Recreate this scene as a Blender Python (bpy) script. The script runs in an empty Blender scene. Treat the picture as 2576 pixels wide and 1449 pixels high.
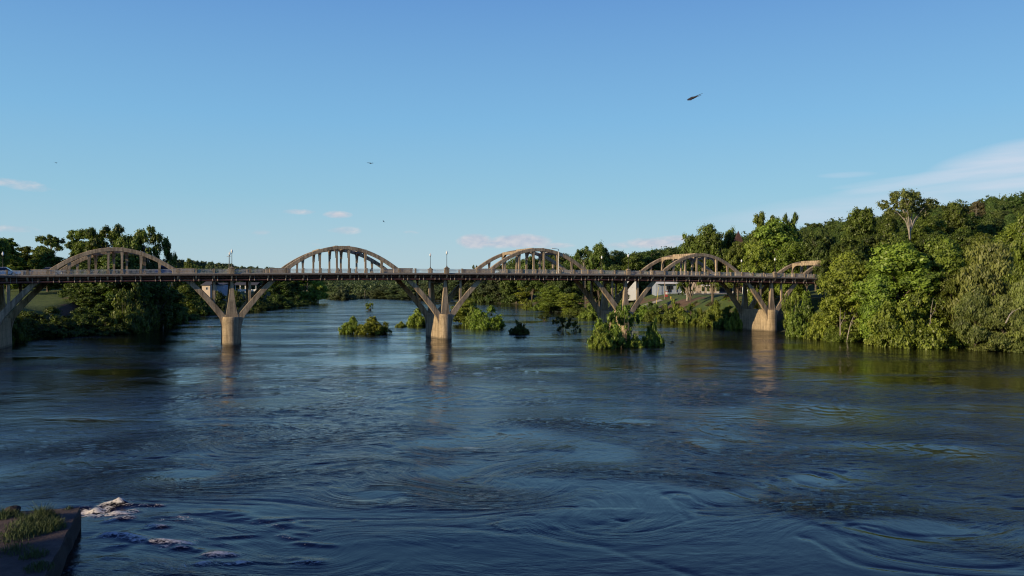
import bpy, bmesh, math, random
import numpy as np
from mathutils import Vector, Matrix

S = bpy.context.scene
COL = S.collection
PI = math.pi
rad = math.radians

# ------------------------------------------------------------------ helpers
CAMZ = 10.7
def W(px, py, D):
    """surveyed picture point -> world point at distance D in front of the viewpoint"""
    return ((px-1288)*D/2108, D, CAMZ-(py-713)*D/2108)

def link(o, parent=None):
    COL.objects.link(o)
    if parent is not None: o.parent = parent
    return o

def empty(name, loc=(0,0,0), rz=0, parent=None):
    o = bpy.data.objects.new(name, None)
    o.location = loc; o.rotation_euler = (0,0,rz)
    o.empty_display_size = .5
    return link(o, parent)

def tag(o, label=None, cat=None, group=None, kind=None):
    if label: o['label'] = label
    if cat: o['category'] = cat
    if group: o['group'] = group
    if kind: o['kind'] = kind
    return o

class MB:
    """collects shapes and builds ONE mesh object"""
    def __init__(s): s.v=[]; s.f=[]
    def add(s, vs, fs):
        n=len(s.v); s.v += [tuple(v) for v in vs]; s.f += [tuple(i+n for i in f) for f in fs]; return s
    def box(s, x0,x1,y0,y1,z0,z1):
        return s.add([(x0,y0,z0),(x1,y0,z0),(x1,y1,z0),(x0,y1,z0),(x0,y0,z1),(x1,y0,z1),(x1,y1,z1),(x0,y1,z1)],
              [(3,2,1,0),(4,5,6,7),(0,1,5,4),(1,2,6,5),(2,3,7,6),(3,0,4,7)])
    def hexa(s, bot, top):
        return s.add(list(bot)+list(top), [(3,2,1,0),(4,5,6,7),(0,1,5,4),(1,2,6,5),(2,3,7,6),(3,0,4,7)])
    def loft(s, rings, closed=True, cap=True):
        n=len(rings[0]); vs=[p for r in rings for p in r]; fs=[]
        for i in range(len(rings)-1):
            for j in range(n if closed else n-1):
                k=(j+1)%n
                fs.append((i*n+j, i*n+k, (i+1)*n+k, (i+1)*n+j))
        if cap and closed:
            fs.append(tuple(reversed(range(n)))); m=(len(rings)-1)*n
            fs.append(tuple(m+j for j in range(n)))
        return s.add(vs,fs)
    def tube(s, pts, radii, n=8, cap=True):
        rings=[]
        for i,p in enumerate(pts):
            p=Vector(p)
            a=Vector(pts[max(i-1,0)]); b=Vector(pts[min(i+1,len(pts)-1)])
            d=(b-a).normalized()
            u=d.cross(Vector((0,0,1)))
            if u.length<.05: u=d.cross(Vector((0,1,0)))
            u.normalize(); w=u.cross(d)
            r=radii[i] if hasattr(radii,'__len__') else radii
            rings.append([p+u*(r*math.cos(2*PI*k/n))+w*(r*math.sin(2*PI*k/n)) for k in range(n)])
        return s.loft(rings,True,cap)
    def lathe(s, prof, n=12, o=(0,0,0)):
        rings=[[(o[0]+r*math.cos(2*PI*k/n),o[1]+r*math.sin(2*PI*k/n),o[2]+z) for k in range(n)] for r,z in prof]
        return s.loft(rings)
    def build(s, name, mat, parent=None, smooth=False, bevel=0):
        me=bpy.data.meshes.new(name); me.from_pydata(s.v,[],s.f)
        bm=bmesh.new(); bm.from_mesh(me); bmesh.ops.recalc_face_normals(bm, faces=bm.faces); bm.to_mesh(me); bm.free()
        me.materials.append(mat)
        if smooth:
            me.polygons.foreach_set('use_smooth',[True]*len(me.polygons))
        o=bpy.data.objects.new(name,me); link(o,parent)
        if smooth:
            try: me.set_sharp_from_angle(angle=rad(40))
            except Exception: pass
        if bevel:
            m=o.modifiers.new('Bevel','BEVEL'); m.width=bevel; m.segments=1; m.limit_method='ANGLE'
        return o

def mesh_np(name, verts, faces, mat, smooth=False, attrs=None, fattrs=None):
    """verts (N,3), faces (M,k) numpy"""
    me=bpy.data.meshes.new(name)
    k=faces.shape[1]
    me.vertices.add(len(verts)); me.vertices.foreach_set('co', np.ascontiguousarray(verts,dtype=np.float32).ravel())
    me.loops.add(faces.size); me.loops.foreach_set('vertex_index', np.ascontiguousarray(faces,dtype=np.int32).ravel())
    me.polygons.add(len(faces)); me.polygons.foreach_set('loop_start', np.arange(0,faces.size,k,dtype=np.int32))
    try: me.polygons.foreach_set('loop_total', np.full(len(faces),k,dtype=np.int32))
    except Exception: pass
    if smooth: me.polygons.foreach_set('use_smooth', np.ones(len(faces),dtype=bool))
    for n,a in (attrs or {}).items():
        at=me.attributes.new(n,'FLOAT','POINT'); at.data.foreach_set('value', np.ascontiguousarray(a,dtype=np.float32))
    for n,a in (fattrs or {}).items():
        at=me.attributes.new(n,'FLOAT','FACE'); at.data.foreach_set('value', np.ascontiguousarray(a,dtype=np.float32))
    me.update(calc_edges=True); me.validate()
    if mat: me.materials.append(mat)
    return me

def ss(x, a=0., b=1.):
    t=np.clip((np.asarray(x,dtype=float)-a)/(b-a),0,1); return t*t*(3-2*t)

# value noise (2-D / 3-D) for shaping terrain, water and foliage
_rs=np.random.RandomState(7); _T=_rs.rand(64,64,64).astype(np.float32)
def vnoise(x,y,z=0.):
    x=np.asarray(x,dtype=float); y=np.asarray(y,dtype=float); z=np.asarray(z,dtype=float)+0*x
    xi=np.floor(x).astype(int); yi=np.floor(y).astype(int); zi=np.floor(z).astype(int)
    fx=x-xi; fy=y-yi; fz=z-zi
    fx=fx*fx*(3-2*fx); fy=fy*fy*(3-2*fy); fz=fz*fz*(3-2*fz)
    def g(a,b,c): return _T[(xi+a)%64,(yi+b)%64,(zi+c)%64]
    c00=g(0,0,0)*(1-fx)+g(1,0,0)*fx; c10=g(0,1,0)*(1-fx)+g(1,1,0)*fx
    c01=g(0,0,1)*(1-fx)+g(1,0,1)*fx; c11=g(0,1,1)*(1-fx)+g(1,1,1)*fx
    return (c00*(1-fy)+c10*fy)*(1-fz)+(c01*(1-fy)+c11*fy)*fz
def fbm(x,y,z=0.,o=4,g=.5):
    r=0;a=1;t=0
    for i in range(o):
        r=r+a*vnoise(x*2**i+i*17.3,y*2**i+i*9.1,z+i*3.7); t+=a; a*=g
    return r/t

# ------------------------------------------------------------------ materials
def newmat(name):
    m=bpy.data.materials.new(name); m.use_nodes=True
    nt=m.node_tree; b=nt.nodes['Principled BSDF']
    return m,nt,b
def nd(nt,t,**k):
    n=nt.nodes.new(t)
    for a,v in k.items(): setattr(n,a,v)
    return n
def ramp(nt,fac,stops):
    r=nd(nt,'ShaderNodeValToRGB'); e=r.color_ramp.elements
    e[0].position,e[0].color=stops[0][0],(*stops[0][1],1)
    e[1].position,e[1].color=stops[-1][0],(*stops[-1][1],1)
    for p,c in stops[1:-1]:
        x=e.new(p); x.color=(*c,1)
    nt.links.new(fac,r.inputs[0]); return r.outputs[0]
def noise(nt,vec,scale,detail=4,rough=.55,dist=0):
    n=nd(nt,'ShaderNodeTexNoise'); n.inputs['Scale'].default_value=scale; n.inputs['Detail'].default_value=detail
    n.inputs['Roughness'].default_value=rough; n.inputs['Distortion'].default_value=dist
    if vec is not None: nt.links.new(vec,n.inputs['Vector'])
    return n.outputs['Fac']
def mapping(nt,vec,scale=(1,1,1),rot=(0,0,0),loc=(0,0,0)):
    n=nd(nt,'ShaderNodeMapping'); n.inputs['Scale'].default_value=scale; n.inputs['Rotation'].default_value=rot; n.inputs['Location'].default_value=loc
    nt.links.new(vec,n.inputs['Vector']); return n.outputs[0]
def mixc(nt,fac,a,b,mode='MIX'):
    n=nd(nt,'ShaderNodeMix',data_type='RGBA',blend_type=mode)
    for i,v in ((0,fac),(6,a),(7,b)):
        if hasattr(v,'links'): nt.links.new(v,n.inputs[i])
        else: n.inputs[i].default_value = v if i==0 else (*v,1)
    return n.outputs[2]
def mth(nt,op,a,b=0.,c=None):
    n=nd(nt,'ShaderNodeMath',operation=op)
    for i,v in enumerate((a,b) if c is None else (a,b,c)):
        if hasattr(v,'links'): nt.links.new(v,n.inputs[i])
        else: n.inputs[i].default_value=v
    return n.outputs[0]

def simple(name,col,rough=.7,metal=0,var=.18,scale=3.,bump=0):
    m,nt,b=newmat(name); tc=nd(nt,'ShaderNodeTexCoord').outputs['Object']
    f=noise(nt,tc,scale,5)
    lo=tuple(c*(1-var) for c in col); hi=tuple(min(1,c*(1+var)) for c in col)
    nt.links.new(ramp(nt,f,[(.3,lo),(.7,hi)]),b.inputs['Base Color'])
    b.inputs['Roughness'].default_value=rough; b.inputs['Metallic'].default_value=metal
    if bump:
        bn=nd(nt,'ShaderNodeBump'); bn.inputs['Strength'].default_value=bump; bn.inputs['Distance'].default_value=.05
        nt.links.new(noise(nt,tc,scale*6,4),bn.inputs['Height']); nt.links.new(bn.outputs[0],b.inputs['Normal'])
    return m

def concrete(name,base,dark=.32,waterline=False):
    m,nt,b=newmat(name); tc=nd(nt,'ShaderNodeTexCoord').outputs['Object']
    big=noise(nt,tc,.35,5,.6); fine=noise(nt,tc,3.2,6,.65)
    stv=mapping(nt,tc,(2.6,2.6,.22)); st=noise(nt,stv,1.1,5,.6)
    c1=ramp(nt,fine,[(.3,tuple(x*.75 for x in base)),(.7,tuple(x*1.18 for x in base))])
    stain=ramp(nt,st,[(.42,(1,1,1)),(.62,(dark,dark*.95,dark*.88))])
    c2=mixc(nt,.75,c1,stain,'MULTIPLY')
    bigc=ramp(nt,big,[(.35,(.62,.6,.58)),(.62,(1.08,1.04,1.0))])
    c3=mixc(nt,.8,c2,bigc,'MULTIPLY')
    sep=nd(nt,'ShaderNodeSeparateXYZ'); nt.links.new(tc,sep.inputs[0])
    if waterline:
        # construction joints every 1.3 m and a wet dark band by the water
        fr=mth(nt,'FRACT',mth(nt,'DIVIDE',mth(nt,'ADD',sep.outputs[2],20.),1.35))
        j=mth(nt,'LESS_THAN',fr,.035)
        c3=mixc(nt,mth(nt,'MULTIPLY',j,.5),c3,(.08,.065,.05))
        wz=mth(nt,'ADD',sep.outputs[2],mth(nt,'MULTIPLY',fine,.5))
        mr=nd(nt,'ShaderNodeMapRange'); mr.inputs[1].default_value=.35; mr.inputs[2].default_value=.75
        mr.inputs[3].default_value=.75; mr.inputs[4].default_value=0.; nt.links.new(wz,mr.inputs[0])
        c3=mixc(nt,mr.outputs[0],c3,(.07,.055,.035))
    nt.links.new(c3,b.inputs['Base Color']); b.inputs['Roughness'].default_value=.85
    bn=nd(nt,'ShaderNodeBump'); bn.inputs['Strength'].default_value=.5; bn.inputs['Distance'].default_value=.04
    nt.links.new(noise(nt,tc,7,5,.7),bn.inputs['Height']); nt.links.new(bn.outputs[0],b.inputs['Normal'])
    return m

def leafmat(name,c_dark,c_light,transl=.35,hue=.045):
    m,nt,b=newmat(name)
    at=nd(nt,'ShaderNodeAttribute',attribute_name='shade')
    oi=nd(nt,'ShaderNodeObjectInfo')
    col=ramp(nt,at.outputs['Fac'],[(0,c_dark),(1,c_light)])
    hs=nd(nt,'ShaderNodeHueSaturation'); nt.links.new(col,hs.inputs['Color'])
    mr=nd(nt,'ShaderNodeMapRange'); nt.links.new(oi.outputs['Random'],mr.inputs[0]); mr.inputs[3].default_value=.5-hue*.45; mr.inputs[4].default_value=.5+hue*.45
    nt.links.new(mr.outputs[0],hs.inputs['Hue'])
    mv=nd(nt,'ShaderNodeMapRange'); nt.links.new(mth(nt,'FRACT',mth(nt,'MULTIPLY',oi.outputs['Random'],7.31)),mv.inputs[0]); mv.inputs[3].default_value=.78; mv.inputs[4].default_value=1.2
    nt.links.new(mv.outputs[0],hs.inputs['Value'])
    d=nd(nt,'ShaderNodeBsdfDiffuse'); t=nd(nt,'ShaderNodeBsdfTranslucent'); g=nd(nt,'ShaderNodeBsdfGlossy'); g.inputs['Roughness'].default_value=.45
    g.inputs['Color'].default_value=(.6,.6,.55,1)
    nt.links.new(hs.outputs[0],d.inputs['Color']); nt.links.new(mixc(nt,1.,hs.outputs[0],(1.25,1.2,.55),'MULTIPLY'),t.inputs['Color'])
    mx=nd(nt,'ShaderNodeMixShader'); mx.inputs[0].default_value=transl
    nt.links.new(d.outputs[0],mx.inputs[1]); nt.links.new(t.outputs[0],mx.inputs[2])
    m2=nd(nt,'ShaderNodeMixShader'); m2.inputs[0].default_value=.035
    nt.links.new(mx.outputs[0],m2.inputs[1]); nt.links.new(g.outputs[0],m2.inputs[2])
    nt.links.new(m2.outputs[0],nt.nodes['Material Output'].inputs['Surface'])
    return m

M={}
M['conc']=concrete('weathered_concrete',(.47,.375,.26))
M['conc_pier']=concrete('pier_concrete',(.47,.37,.245),.42,True)
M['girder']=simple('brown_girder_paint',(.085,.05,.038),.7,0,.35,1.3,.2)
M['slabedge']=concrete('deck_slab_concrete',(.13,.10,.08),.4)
M['pipe']=simple('rusty_red_pipe',(.19,.075,.055),.6,.1,.3,1.2)
M['strap']=simple('galvanised_strap',(.42,.36,.31),.55,.2)
M['rail']=simple('pale_rail_paint',(.50,.49,.47),.55,0,.12)
M['asphalt']=simple('asphalt',(.055,.053,.05),.9,0,.2,2,.3)
M['sidewalk']=simple('sidewalk_concrete',(.33,.30,.26),.85,0,.15,1.5)
M['iron']=simple('dark_iron',(.03,.03,.032),.45,.3)
M['globe']=simple('white_glass_globe',(.82,.82,.8),.25,0,.03)
M['bark']=simple('brown_bark',(.14,.11,.085),.9,0,.35,2.5,.5)
M['barkpale']=simple('pale_sycamore_bark',(.33,.29,.24),.85,0,.35,1.2,.3)
M['white']=simple('white_painted_wall',(.78,.77,.74),.7,0,.06,.6)
M['bluegrey']=simple('blue_grey_siding',(.30,.35,.44),.7,0,.1,.8)
M['beige']=simple('beige_stucco',(.50,.40,.31),.8,0,.1,.8)
M['tan']=simple('tan_siding',(.46,.40,.33),.8,0,.1,.8)
M['brick']=simple('brown_brick',(.22,.13,.10),.85,0,.25,6)
M['roofdk']=simple('dark_shingle_roof',(.06,.06,.065),.85,0,.2,4)
M['rooflt']=simple('pale_metal_roof',(.62,.62,.62),.5,.1,.08,1)
M['redroof']=simple('dark_red_shingle',(.07,.035,.032),.9,0,.3,3)
M['glassd']=simple('dark_window_glass',(.02,.024,.03),.08,0,.1)
M['wood']=simple('weathered_pole_wood',(.26,.21,.16),.85,0,.2,4)
M['yellow']=simple('yellow_paint',(.62,.48,.08),.5,0,.1)
M['red']=simple('faded_red_paint',(.35,.06,.05),.5,0,.1)
M['terracotta']=simple('pale_planter',(.60,.57,.52),.8,0,.1)
M['carwhite']=simple('white_car_paint',(.75,.76,.78),.25,0,.03)
M['carblue']=simple('blue_car_paint',(.05,.13,.36),.22,.2,.05)
M['cargrey']=simple('silver_car_paint',(.42,.44,.46),.25,.5,.05)
M['rubber']=simple('black_rubber',(.015,.015,.016),.8)
M['lamp_w']=simple('headlight_lens',(.8,.8,.75),.15,0,.03)
M['birdd']=simple('dark_feathers',(.018,.016,.02),.8,0,.3,20)
M['birdg']=simple('grey_feathers',(.13,.14,.16),.8,0,.3,20)
M['grass']=simple('weed_grass_blades',(.055,.085,.02),.7,0,.3,2)

L={}
L['syc']=leafmat('sycamore_leaves',(.028,.056,.012),(.32,.41,.060),.42)
L['oak']=leafmat('oak_leaves',(.014,.030,.008),(.165,.23,.036),.35)
L['wil']=leafmat('willow_leaves',(.045,.065,.018),(.25,.29,.075),.38)
L['dark']=leafmat('shadow_leaves',(.012,.024,.008),(.115,.165,.030),.28)  # darkened leaf copy, shade of the shadowed trees painted into the colour
L['far']=leafmat('hazed_far_leaves',(.050,.080,.040),(.13,.17,.070),.3)  # paler, bluer leaf colour with aerial haze painted in
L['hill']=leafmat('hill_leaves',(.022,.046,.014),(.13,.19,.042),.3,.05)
L['brown']=leafmat('dry_brown_leaves',(.06,.055,.028),(.17,.15,.07),.3)

# ------------------------------------------------------------------ terrain and river outline
LEFT=[(-62,-150),(-66,0),(-80,70),(-92,120),(-97,150),(-90,175),(-88,195),(-104,240),(-121,305),(-118,380),(-112,455),(-117,482),(-145,520),(-230,600),(-420,700),(-900,800)]
RIGHT=[(-900,1000),(-420,840),(-200,700),(-125,640),(-92,630),(-58,560),(-22,482),(0,440),(14,380),(26,335),(34,290),(42,253),(50,223),(53,200),(60,182),(63,165),(66,150),(74,140),(85,128),(100,100),(120,40),(130,-150)]
POLY=np.array(LEFT+RIGHT,dtype=float)
def river_sd(x,y):
    """signed distance to the river's edge: + on land, - in the water"""
    x=np.asarray(x,dtype=float); y=np.asarray(y,dtype=float)
    d2=np.full(x.shape,1e18); ins=np.zeros(x.shape,dtype=bool)
    n=len(POLY)
    for i in range(n):
        ax,ay=POLY[i]; bx,by=POLY[(i+1)%n]
        ex,ey=bx-ax,by-ay; l2=ex*ex+ey*ey
        t=np.clip(((x-ax)*ex+(y-ay)*ey)/l2,0,1)
        d2=np.minimum(d2,(x-ax-t*ex)**2+(y-ay-t*ey)**2)
        c=((ay>y)!=(by>y))
        with np.errstate(divide='ignore',invalid='ignore'):
            xc=ax+(y-ay)*ex/(ey if ey!=0 else 1e-9)
        ins^= c&(x<xc)
    d=np.sqrt(d2); return np.where(ins,-d,d)
def height(x,y):
    x=np.asarray(x,dtype=float); y=np.asarray(y,dtype=float)
    d=river_sd(x,y)
    right=ss(x,-10,40)*ss(900-y,0,200)
    n=fbm(x/14.,y/14.,1.3,4)-.5
    bank=7.3*ss(d,-1,24)+ .9*n*ss(d,2,12)*ss(60-d,0,30)+2.2*(fbm(x/70.,y/70.,5.,3)-.5)*ss(d,40,90)
    z=np.where(d<0,-3.5*ss(-d,0,9)-.15,bank-.15)
    hill=right*ss(d,25,80)*(ss(y,290,430)*9+.15*np.clip(x-75,0,260))
    z=z+np.where(d>0,hill,0)
    gp=ss(-x,96,104)*ss(-x,150,128)*ss(y,178,188)*ss(236-y,0,14)
    z=z*(1-gp)+gp*(5.6+(y-185)*.10)
    # low country north of the bend
    low=ss(y,470,560)*(1-ss(x,-20,60))
    z=np.where(d>0,z*(1-low*.45),z)
    return z
def hz(x,y): return float(height(np.array([x]),np.array([y]))[0])

def graded(lo,hi,fine_lo,fine_hi,step,g):
    a=list(np.arange(fine_lo,fine_hi+1e-6,step))
    s=step; p=a[-1]
    while p<hi: s*=g; p+=s; a.append(min(p,hi))
    s=step; p=a[0]; b=[]
    while p>lo: s*=g; p-=s; b.append(max(p,lo))
    return np.array(b[::-1]+a)
def grid_faces(nx,ny):
    i=np.arange(nx*ny).reshape(ny,nx)
    return np.stack([i[:-1,:-1],i[:-1,1:],i[1:,1:],i[1:,:-1]],-1).reshape(-1,4)

# ground sheet
def build_ground():
    xs=graded(-5000,5000,-160,160,2.0,1.05); ys=graded(-400,7000,90,330,2.0,1.05)
    X,Y=np.meshgrid(xs,ys); Z=height(X,Y)
    m,nt,b=newmat('grassy_ground'); g=nd(nt,'ShaderNodeNewGeometry')
    p=g.outputs['Position']
    n1=noise(nt,p,.09,6,.6); n2=noise(nt,p,.42,8,.75,.6)
    grass=ramp(nt,n2,[(.3,(.035,.065,.012)),(.55,(.085,.13,.022)),(.75,(.16,.15,.05))])
    soil=ramp(nt,n2,[(.3,(.075,.05,.028)),(.7,(.19,.115,.065))])
    sep=nd(nt,'ShaderNodeSeparateXYZ'); nt.links.new(g.outputs['Normal'],sep.inputs[0])
    sp=nd(nt,'ShaderNodeSeparateXYZ'); nt.links.new(p,sp.inputs[0])
    # bare earth shows where the bank is steep
    st=mth(nt,'SUBTRACT',mth(nt,'ADD',n1,mth(nt,'MULTIPLY',mth(nt,'SUBTRACT',1.,sep.outputs[2]),1.8)),.60)
    fac=ramp(nt,st,[(.0,(0,0,0)),(.08,(1,1,1))])
    col=mixc(nt,fac,grass,soil)
    mr=nd(nt,'ShaderNodeMapRange'); nt.links.new(sp.outputs[2],mr.inputs[0]); mr.inputs[1].default_value=.1; mr.inputs[2].default_value=1.4; mr.inputs[3].default_value=.75; mr.inputs[4].default_value=0
    col=mixc(nt,mr.outputs[0],col,(.035,.028,.018))
    nt.links.new(col,b.inputs['Base Color']); b.inputs['Roughness'].default_value=.95
    bn=nd(nt,'ShaderNodeBump'); bn.inputs['Distance'].default_value=.4; bn.inputs['Strength'].default_value=.7
    nt.links.new(noise(nt,p,1.8,5,.7),bn.inputs['Height']); nt.links.new(bn.outputs[0],b.inputs['Normal'])
    me=mesh_np('ground',np.stack([X,Y,Z],-1).reshape(-1,3),grid_faces(len(xs),len(ys)),m,True)
    tag(link(bpy.data.objects.new('ground',me)),kind='structure')
build_ground()

# ------------------------------------------------------------------ river
WX0,WY0=-18.94,36.6          # tip of the broken wall
def build_water():
    xs=graded(-1500,1500,-26,30,.16,1.022); ys=graded(-60,1300,20,62,.13,1.013)
    X,Y=np.meshgrid(xs,ys)
    rs=np.random.RandomState(3)
    cell=np.maximum(.16,.022*(np.abs(X)-26)) ; cell=np.maximum(cell,.13+.013*np.clip(Y-62,0,None)); 
    # the surface pattern is wound up around eddies and bent by the current
    def bw(px,py,wp,hp):
        D=CAMZ*2108/(py-713); return ((px-1288)*D/2108, D, wp*D/2108/2, CAMZ*2108/(py-hp/2-713)/2-CAMZ*2108/(py+hp/2-713)/2)
    bl=[bw(1345,1215,270,50),bw(1450,1300,280,60),bw(1780,1115,110,30),bw(1600,1060,140,22),bw(1150,1115,330,45),bw(470,1195,250,40),bw(950,1245,170,35),bw(2030,1210,130,40),bw(2250,1330,380,90),bw(1250,1105,400,60),bw(1800,1250,260,60),bw(700,1010,300,30),bw(640,970,260,20),bw(1450,930,200,20)]
    ed=bl+[bw(300,1150,260,50),bw(850,1380,260,60),bw(1050,1180,240,40),bw(1950,1060,300,40),bw(2300,1130,300,40),bw(620,1100,260,40),bw(1150,1000,300,30)]
    wx=X.copy(); wy=Y.copy()
    for i,(bx,by,rx,ry) in enumerate(ed):
        r=1.25*max(rx,ry); dx,dy=wx-bx,wy-by; q2=(dx*dx+dy*dy)/(r*r); an=(1.75 if i%3 else -1.5)*np.exp(-q2)
        c_,s_=np.cos(an),np.sin(an); wx=bx+dx*c_-dy*s_; wy=by+dx*s_+dy*c_
    wx=wx+6*(fbm(X/18,Y/18,2.,3)-.5)*2; wy=wy+5*(fbm(X/18,Y/18,8.,3)-.5)*2
    calm=ss(fbm(wx/17.,wy/9.,4.,5),.42,.66)*.85     # 1 = glassy upwelling
    Z=np.zeros_like(X)
    # up-wellings (boils): smooth shallow domes with rippled rims
    for bx,by,rx,ry in bl:
        q=np.sqrt(((X-bx)/rx)**2+((Y-by)/ry)**2)*(1+.9*(fbm(X/(rx*.8),Y/(ry*.9),bx,4)-.5)*2)
        inside=(1-ss(q,.45,1.2))*.85
        rim=np.exp(-((q-1.)/.07)**2)+.5*np.exp(-((q-.78)/.05)**2)
        Z+=.03*np.clip(1-q*q,0,1)-.010*rim*ss(fbm(X/2.5,Y/2.5,by,3),.45,.65)
        calm=np.maximum(calm,inside); calm=calm*(1-.55*np.exp(-((q-1.12)/.16)**2)*ss(fbm(X/4.,Y/4.,bx+by,3),.4,.6))
    # foreground: a long smooth sheet on the right behind a sheared seam
    seam=lambda x: 48-.20*(x-0)-.010*(x-2)**2
    sd=(Y-(np.interp(X,[-6,2,8,10.8,13,19.5,25],[46.5,47,45.8,43.8,39.5,32.2,27])+3.5*(fbm(X/4.,Y/6.,3.,3)-.5)))
    sm=(1-ss(sd,-2.5,1.))*ss(X,-8,4)*ss(Y,15,22)
    calm=np.maximum(calm,sm*.9)
    Z+=-.045*np.exp(-(sd/.45)**2)*ss(X,-6,6)*(.3+fbm(X/2.,Y/2.,1.,2))
    sd2=Y-(np.interp(X,[-6,-3,-.6,3.2,4.9,6.3,9],[37.2,36.8,36,35,32.8,30.9,28])+2.*(fbm(X/3.,Y/3.,13.,3)-.5)); Z+=-.026*np.exp(-(sd2/.4)**2)*ss(X,-9,-3)*(1-ss(X,9,13))*(.3+fbm(X/2.,Y/2.,31.,2))
    calm=np.clip(calm+.15*(1-ss(Y,40,75)),0,1)
    # wind and current ripples
    for lam,n,amp in ((6.5,7,.0065),(3.2,9,.0058),(1.7,12,.0046),(.9,14,.0030)):
        for k in range(n):
            th=rad(90+rs.normal(0,38)); l=lam*rs.uniform(.75,1.3); ph=rs.uniform(0,6.28)
            vis=ss(l/(2.2*cell),.8,1.3)
            env=.25+1.3*ss(vnoise(wx/(l*4)+k*7.,wy/(l*4)+lam,k*1.7),.3,.8)
            Z+=amp*np.sin(2*PI*(wx*math.cos(th)+wy*math.sin(th))/l+ph)*vis*env*(1-.8*calm)
    rough=(fbm(wx/1.1,wy/.7,9.,4)-.5)*.06*ss(.5/cell,.8,1.6)*(1-.9*calm); Z+=rough
    fl=fbm(wx/19.,wy/8.,21.,4)
    for c0 in (.42,.49,.56): Z-=.030*np.exp(-((fl-c0)/.009)**2)*ss(fbm(X/9.,Y/5.,c0*50,3),.42,.6)*ss(.6/cell,.5,1.5)
    # standing waves and white water off the tip of the wall
    foam=np.zeros_like(X)
    def crest(pts,wd,h,fo,ns=1.):
        nonlocal Z,foam
        best=np.full(X.shape,1e9)
        for (ax,ay),(bx,by) in zip(pts[:-1],pts[1:]):
            ex,ey=bx-ax,by-ay; t=np.clip(((X-ax)*ex+(Y-ay)*ey)/(ex*ex+ey*ey),0,1)
            best=np.minimum(best,np.hypot(X-ax-t*ex,Y-ay-t*ey))
        nn=fbm(X/.6*ns,Y/.25*ns,7.,5)
        Z+=.62*h*np.exp(-(best/wd)**2)*(.15+1.5*nn)
        foam=np.maximum(foam,min(1,fo)*np.exp(-(best/(wd*1.5))**2)*(.45+.55*ss(nn,.3,.6)))
    def g(px,py): D=CAMZ*2108/(py-713); return ((px-1288)*D/2108,D)
    Z-=.35*np.exp(-(((X-g(232,1285)[0])/1.1)**2+((Y-g(232,1285)[1])/.7)**2))
    crest([g(236,1283),g(262,1272),g(298,1268)],.34,.30,1.1)
    crest([g(215,1274),g(238,1278)],.2,.12,.7)
    crest([g(222,1290),g(250,1292),g(290,1290)],.5,.12,.75)
    crest([g(290,1294),g(318,1291),g(338,1287)],.35,.16,.95)
    crest([g(272,1312),g(300,1306),g(326,1303)],.3,.14,.7)
    crest([g(380,1322),g(408,1326)],.22,.12,.75)
    crest([g(262,1345),g(310,1349),g(350,1358),g(400,1362),g(440,1366),g(468,1372)],.26,.20,1.1)
    crest([g(380,1365),g(450,1378)],.28,.10,.7)
    crest([g(391,1302),g(480,1292),g(573,1289),g(610,1297),g(639,1314)],.5,.10,.0)
    crest([g(503,1419),g(537,1416),g(613,1419)],.2,.10,.9)
    crest([g(520,1400),g(545,1394),g(580,1398)],.3,.12,.8)
    crest([g(215,1281),g(232,1287),g(245,1292)],.45,.05,.9)
    crest([g(300,1268),g(340,1271),g(400,1273)],.2,.12,.5)
    crest([g(740,1420),g(800,1412)],.3,.10,.6)
    crest([g(300,1430),g(330,1425)],.25,.06,.35)
    for k in range(22):
        px=rs.uniform(230,760); py=1300+rs.uniform(0,140); c=g(px,py); c2=g(px+rs.uniform(30,110),py+rs.uniform(-8,14))
        crest([c,c2],rs.uniform(.15,.3),rs.uniform(.03,.08),rs.uniform(.1,.5))
    # heads of water piled on the piers and trailing wakes
    for px_,py_,r_ in PIERNOSE:
        q=np.hypot((X-px_)/r_,(Y-py_)/(r_*1.1)); Z+=.10*np.exp(-(q-1.1)**2*4)*(.5+fbm(X/1.5,Y/1.5,3.,3))
        wk=np.exp(-((X-px_-.18*(py_-Y))/ (1.2+.09*np.clip(py_-Y,0,60)))**2)*ss(py_-Y,0,3)*(1-ss(py_-Y,20,55))
        Z+=wk*.11*(fbm(X/1.3,Y/1.0,5.,3)-.5)*ss(.8/cell,.6,1.2); calm*=1-.8*wk
    m,nt,b=newmat('river_water'); gm=nd(nt,'ShaderNodeNewGeometry'); p=gm.outputs['Position']
    ca=nd(nt,'ShaderNodeAttribute',attribute_name='calm').outputs['Fac']; fo=nd(nt,'ShaderNodeAttribute',attribute_name='foam').outputs['Fac']
    wn=noise(nt,p,.05,3,.5)
    col=ramp(nt,wn,[(.3,(.0015,.0012,.002)),(.7,(.005,.0038,.003))])
    foamn=noise(nt,mapping(nt,p,(.75,1.3,1)),3.6,9,.78,1.6)
    fm=mth(nt,'MULTIPLY',ramp(nt,mth(nt,'ADD',mth(nt,'MULTIPLY',fo,.36),mth(nt,'MULTIPLY',foamn,1.25)),[(.79,(0,0,0)),(.94,(1,1,1))]),1.)
    gr=mth(nt,'GREATER_THAN',fo,.02); fm=mth(nt,'MULTIPLY',fm,gr)
    col=mixc(nt,fm,col,(.74,.68,.58))
    nt.links.new(col,b.inputs['Base Color'])
    b.inputs['IOR'].default_value=1.333; b.inputs['Specular IOR Level'].default_value=.28; b.inputs['Specular Tint'].default_value=(.50,.70,1,1)
    nt.links.new(mth(nt,'ADD',.06,mth(nt,'MULTIPLY',fm,.6)),b.inputs['Roughness'])
    # fine ripples
    inv=mth(nt,'SUBTRACT',1.,mth(nt,'MULTIPLY',ca,.84))
    fv=nd(nt,'ShaderNodeCombineXYZ')
    for i_,an_ in ((0,'flow_x'),(1,'flow_y')):
        nt.links.new(nd(nt,'ShaderNodeAttribute',attribute_name=an_).outputs['Fac'],fv.inputs[i_])
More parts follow.
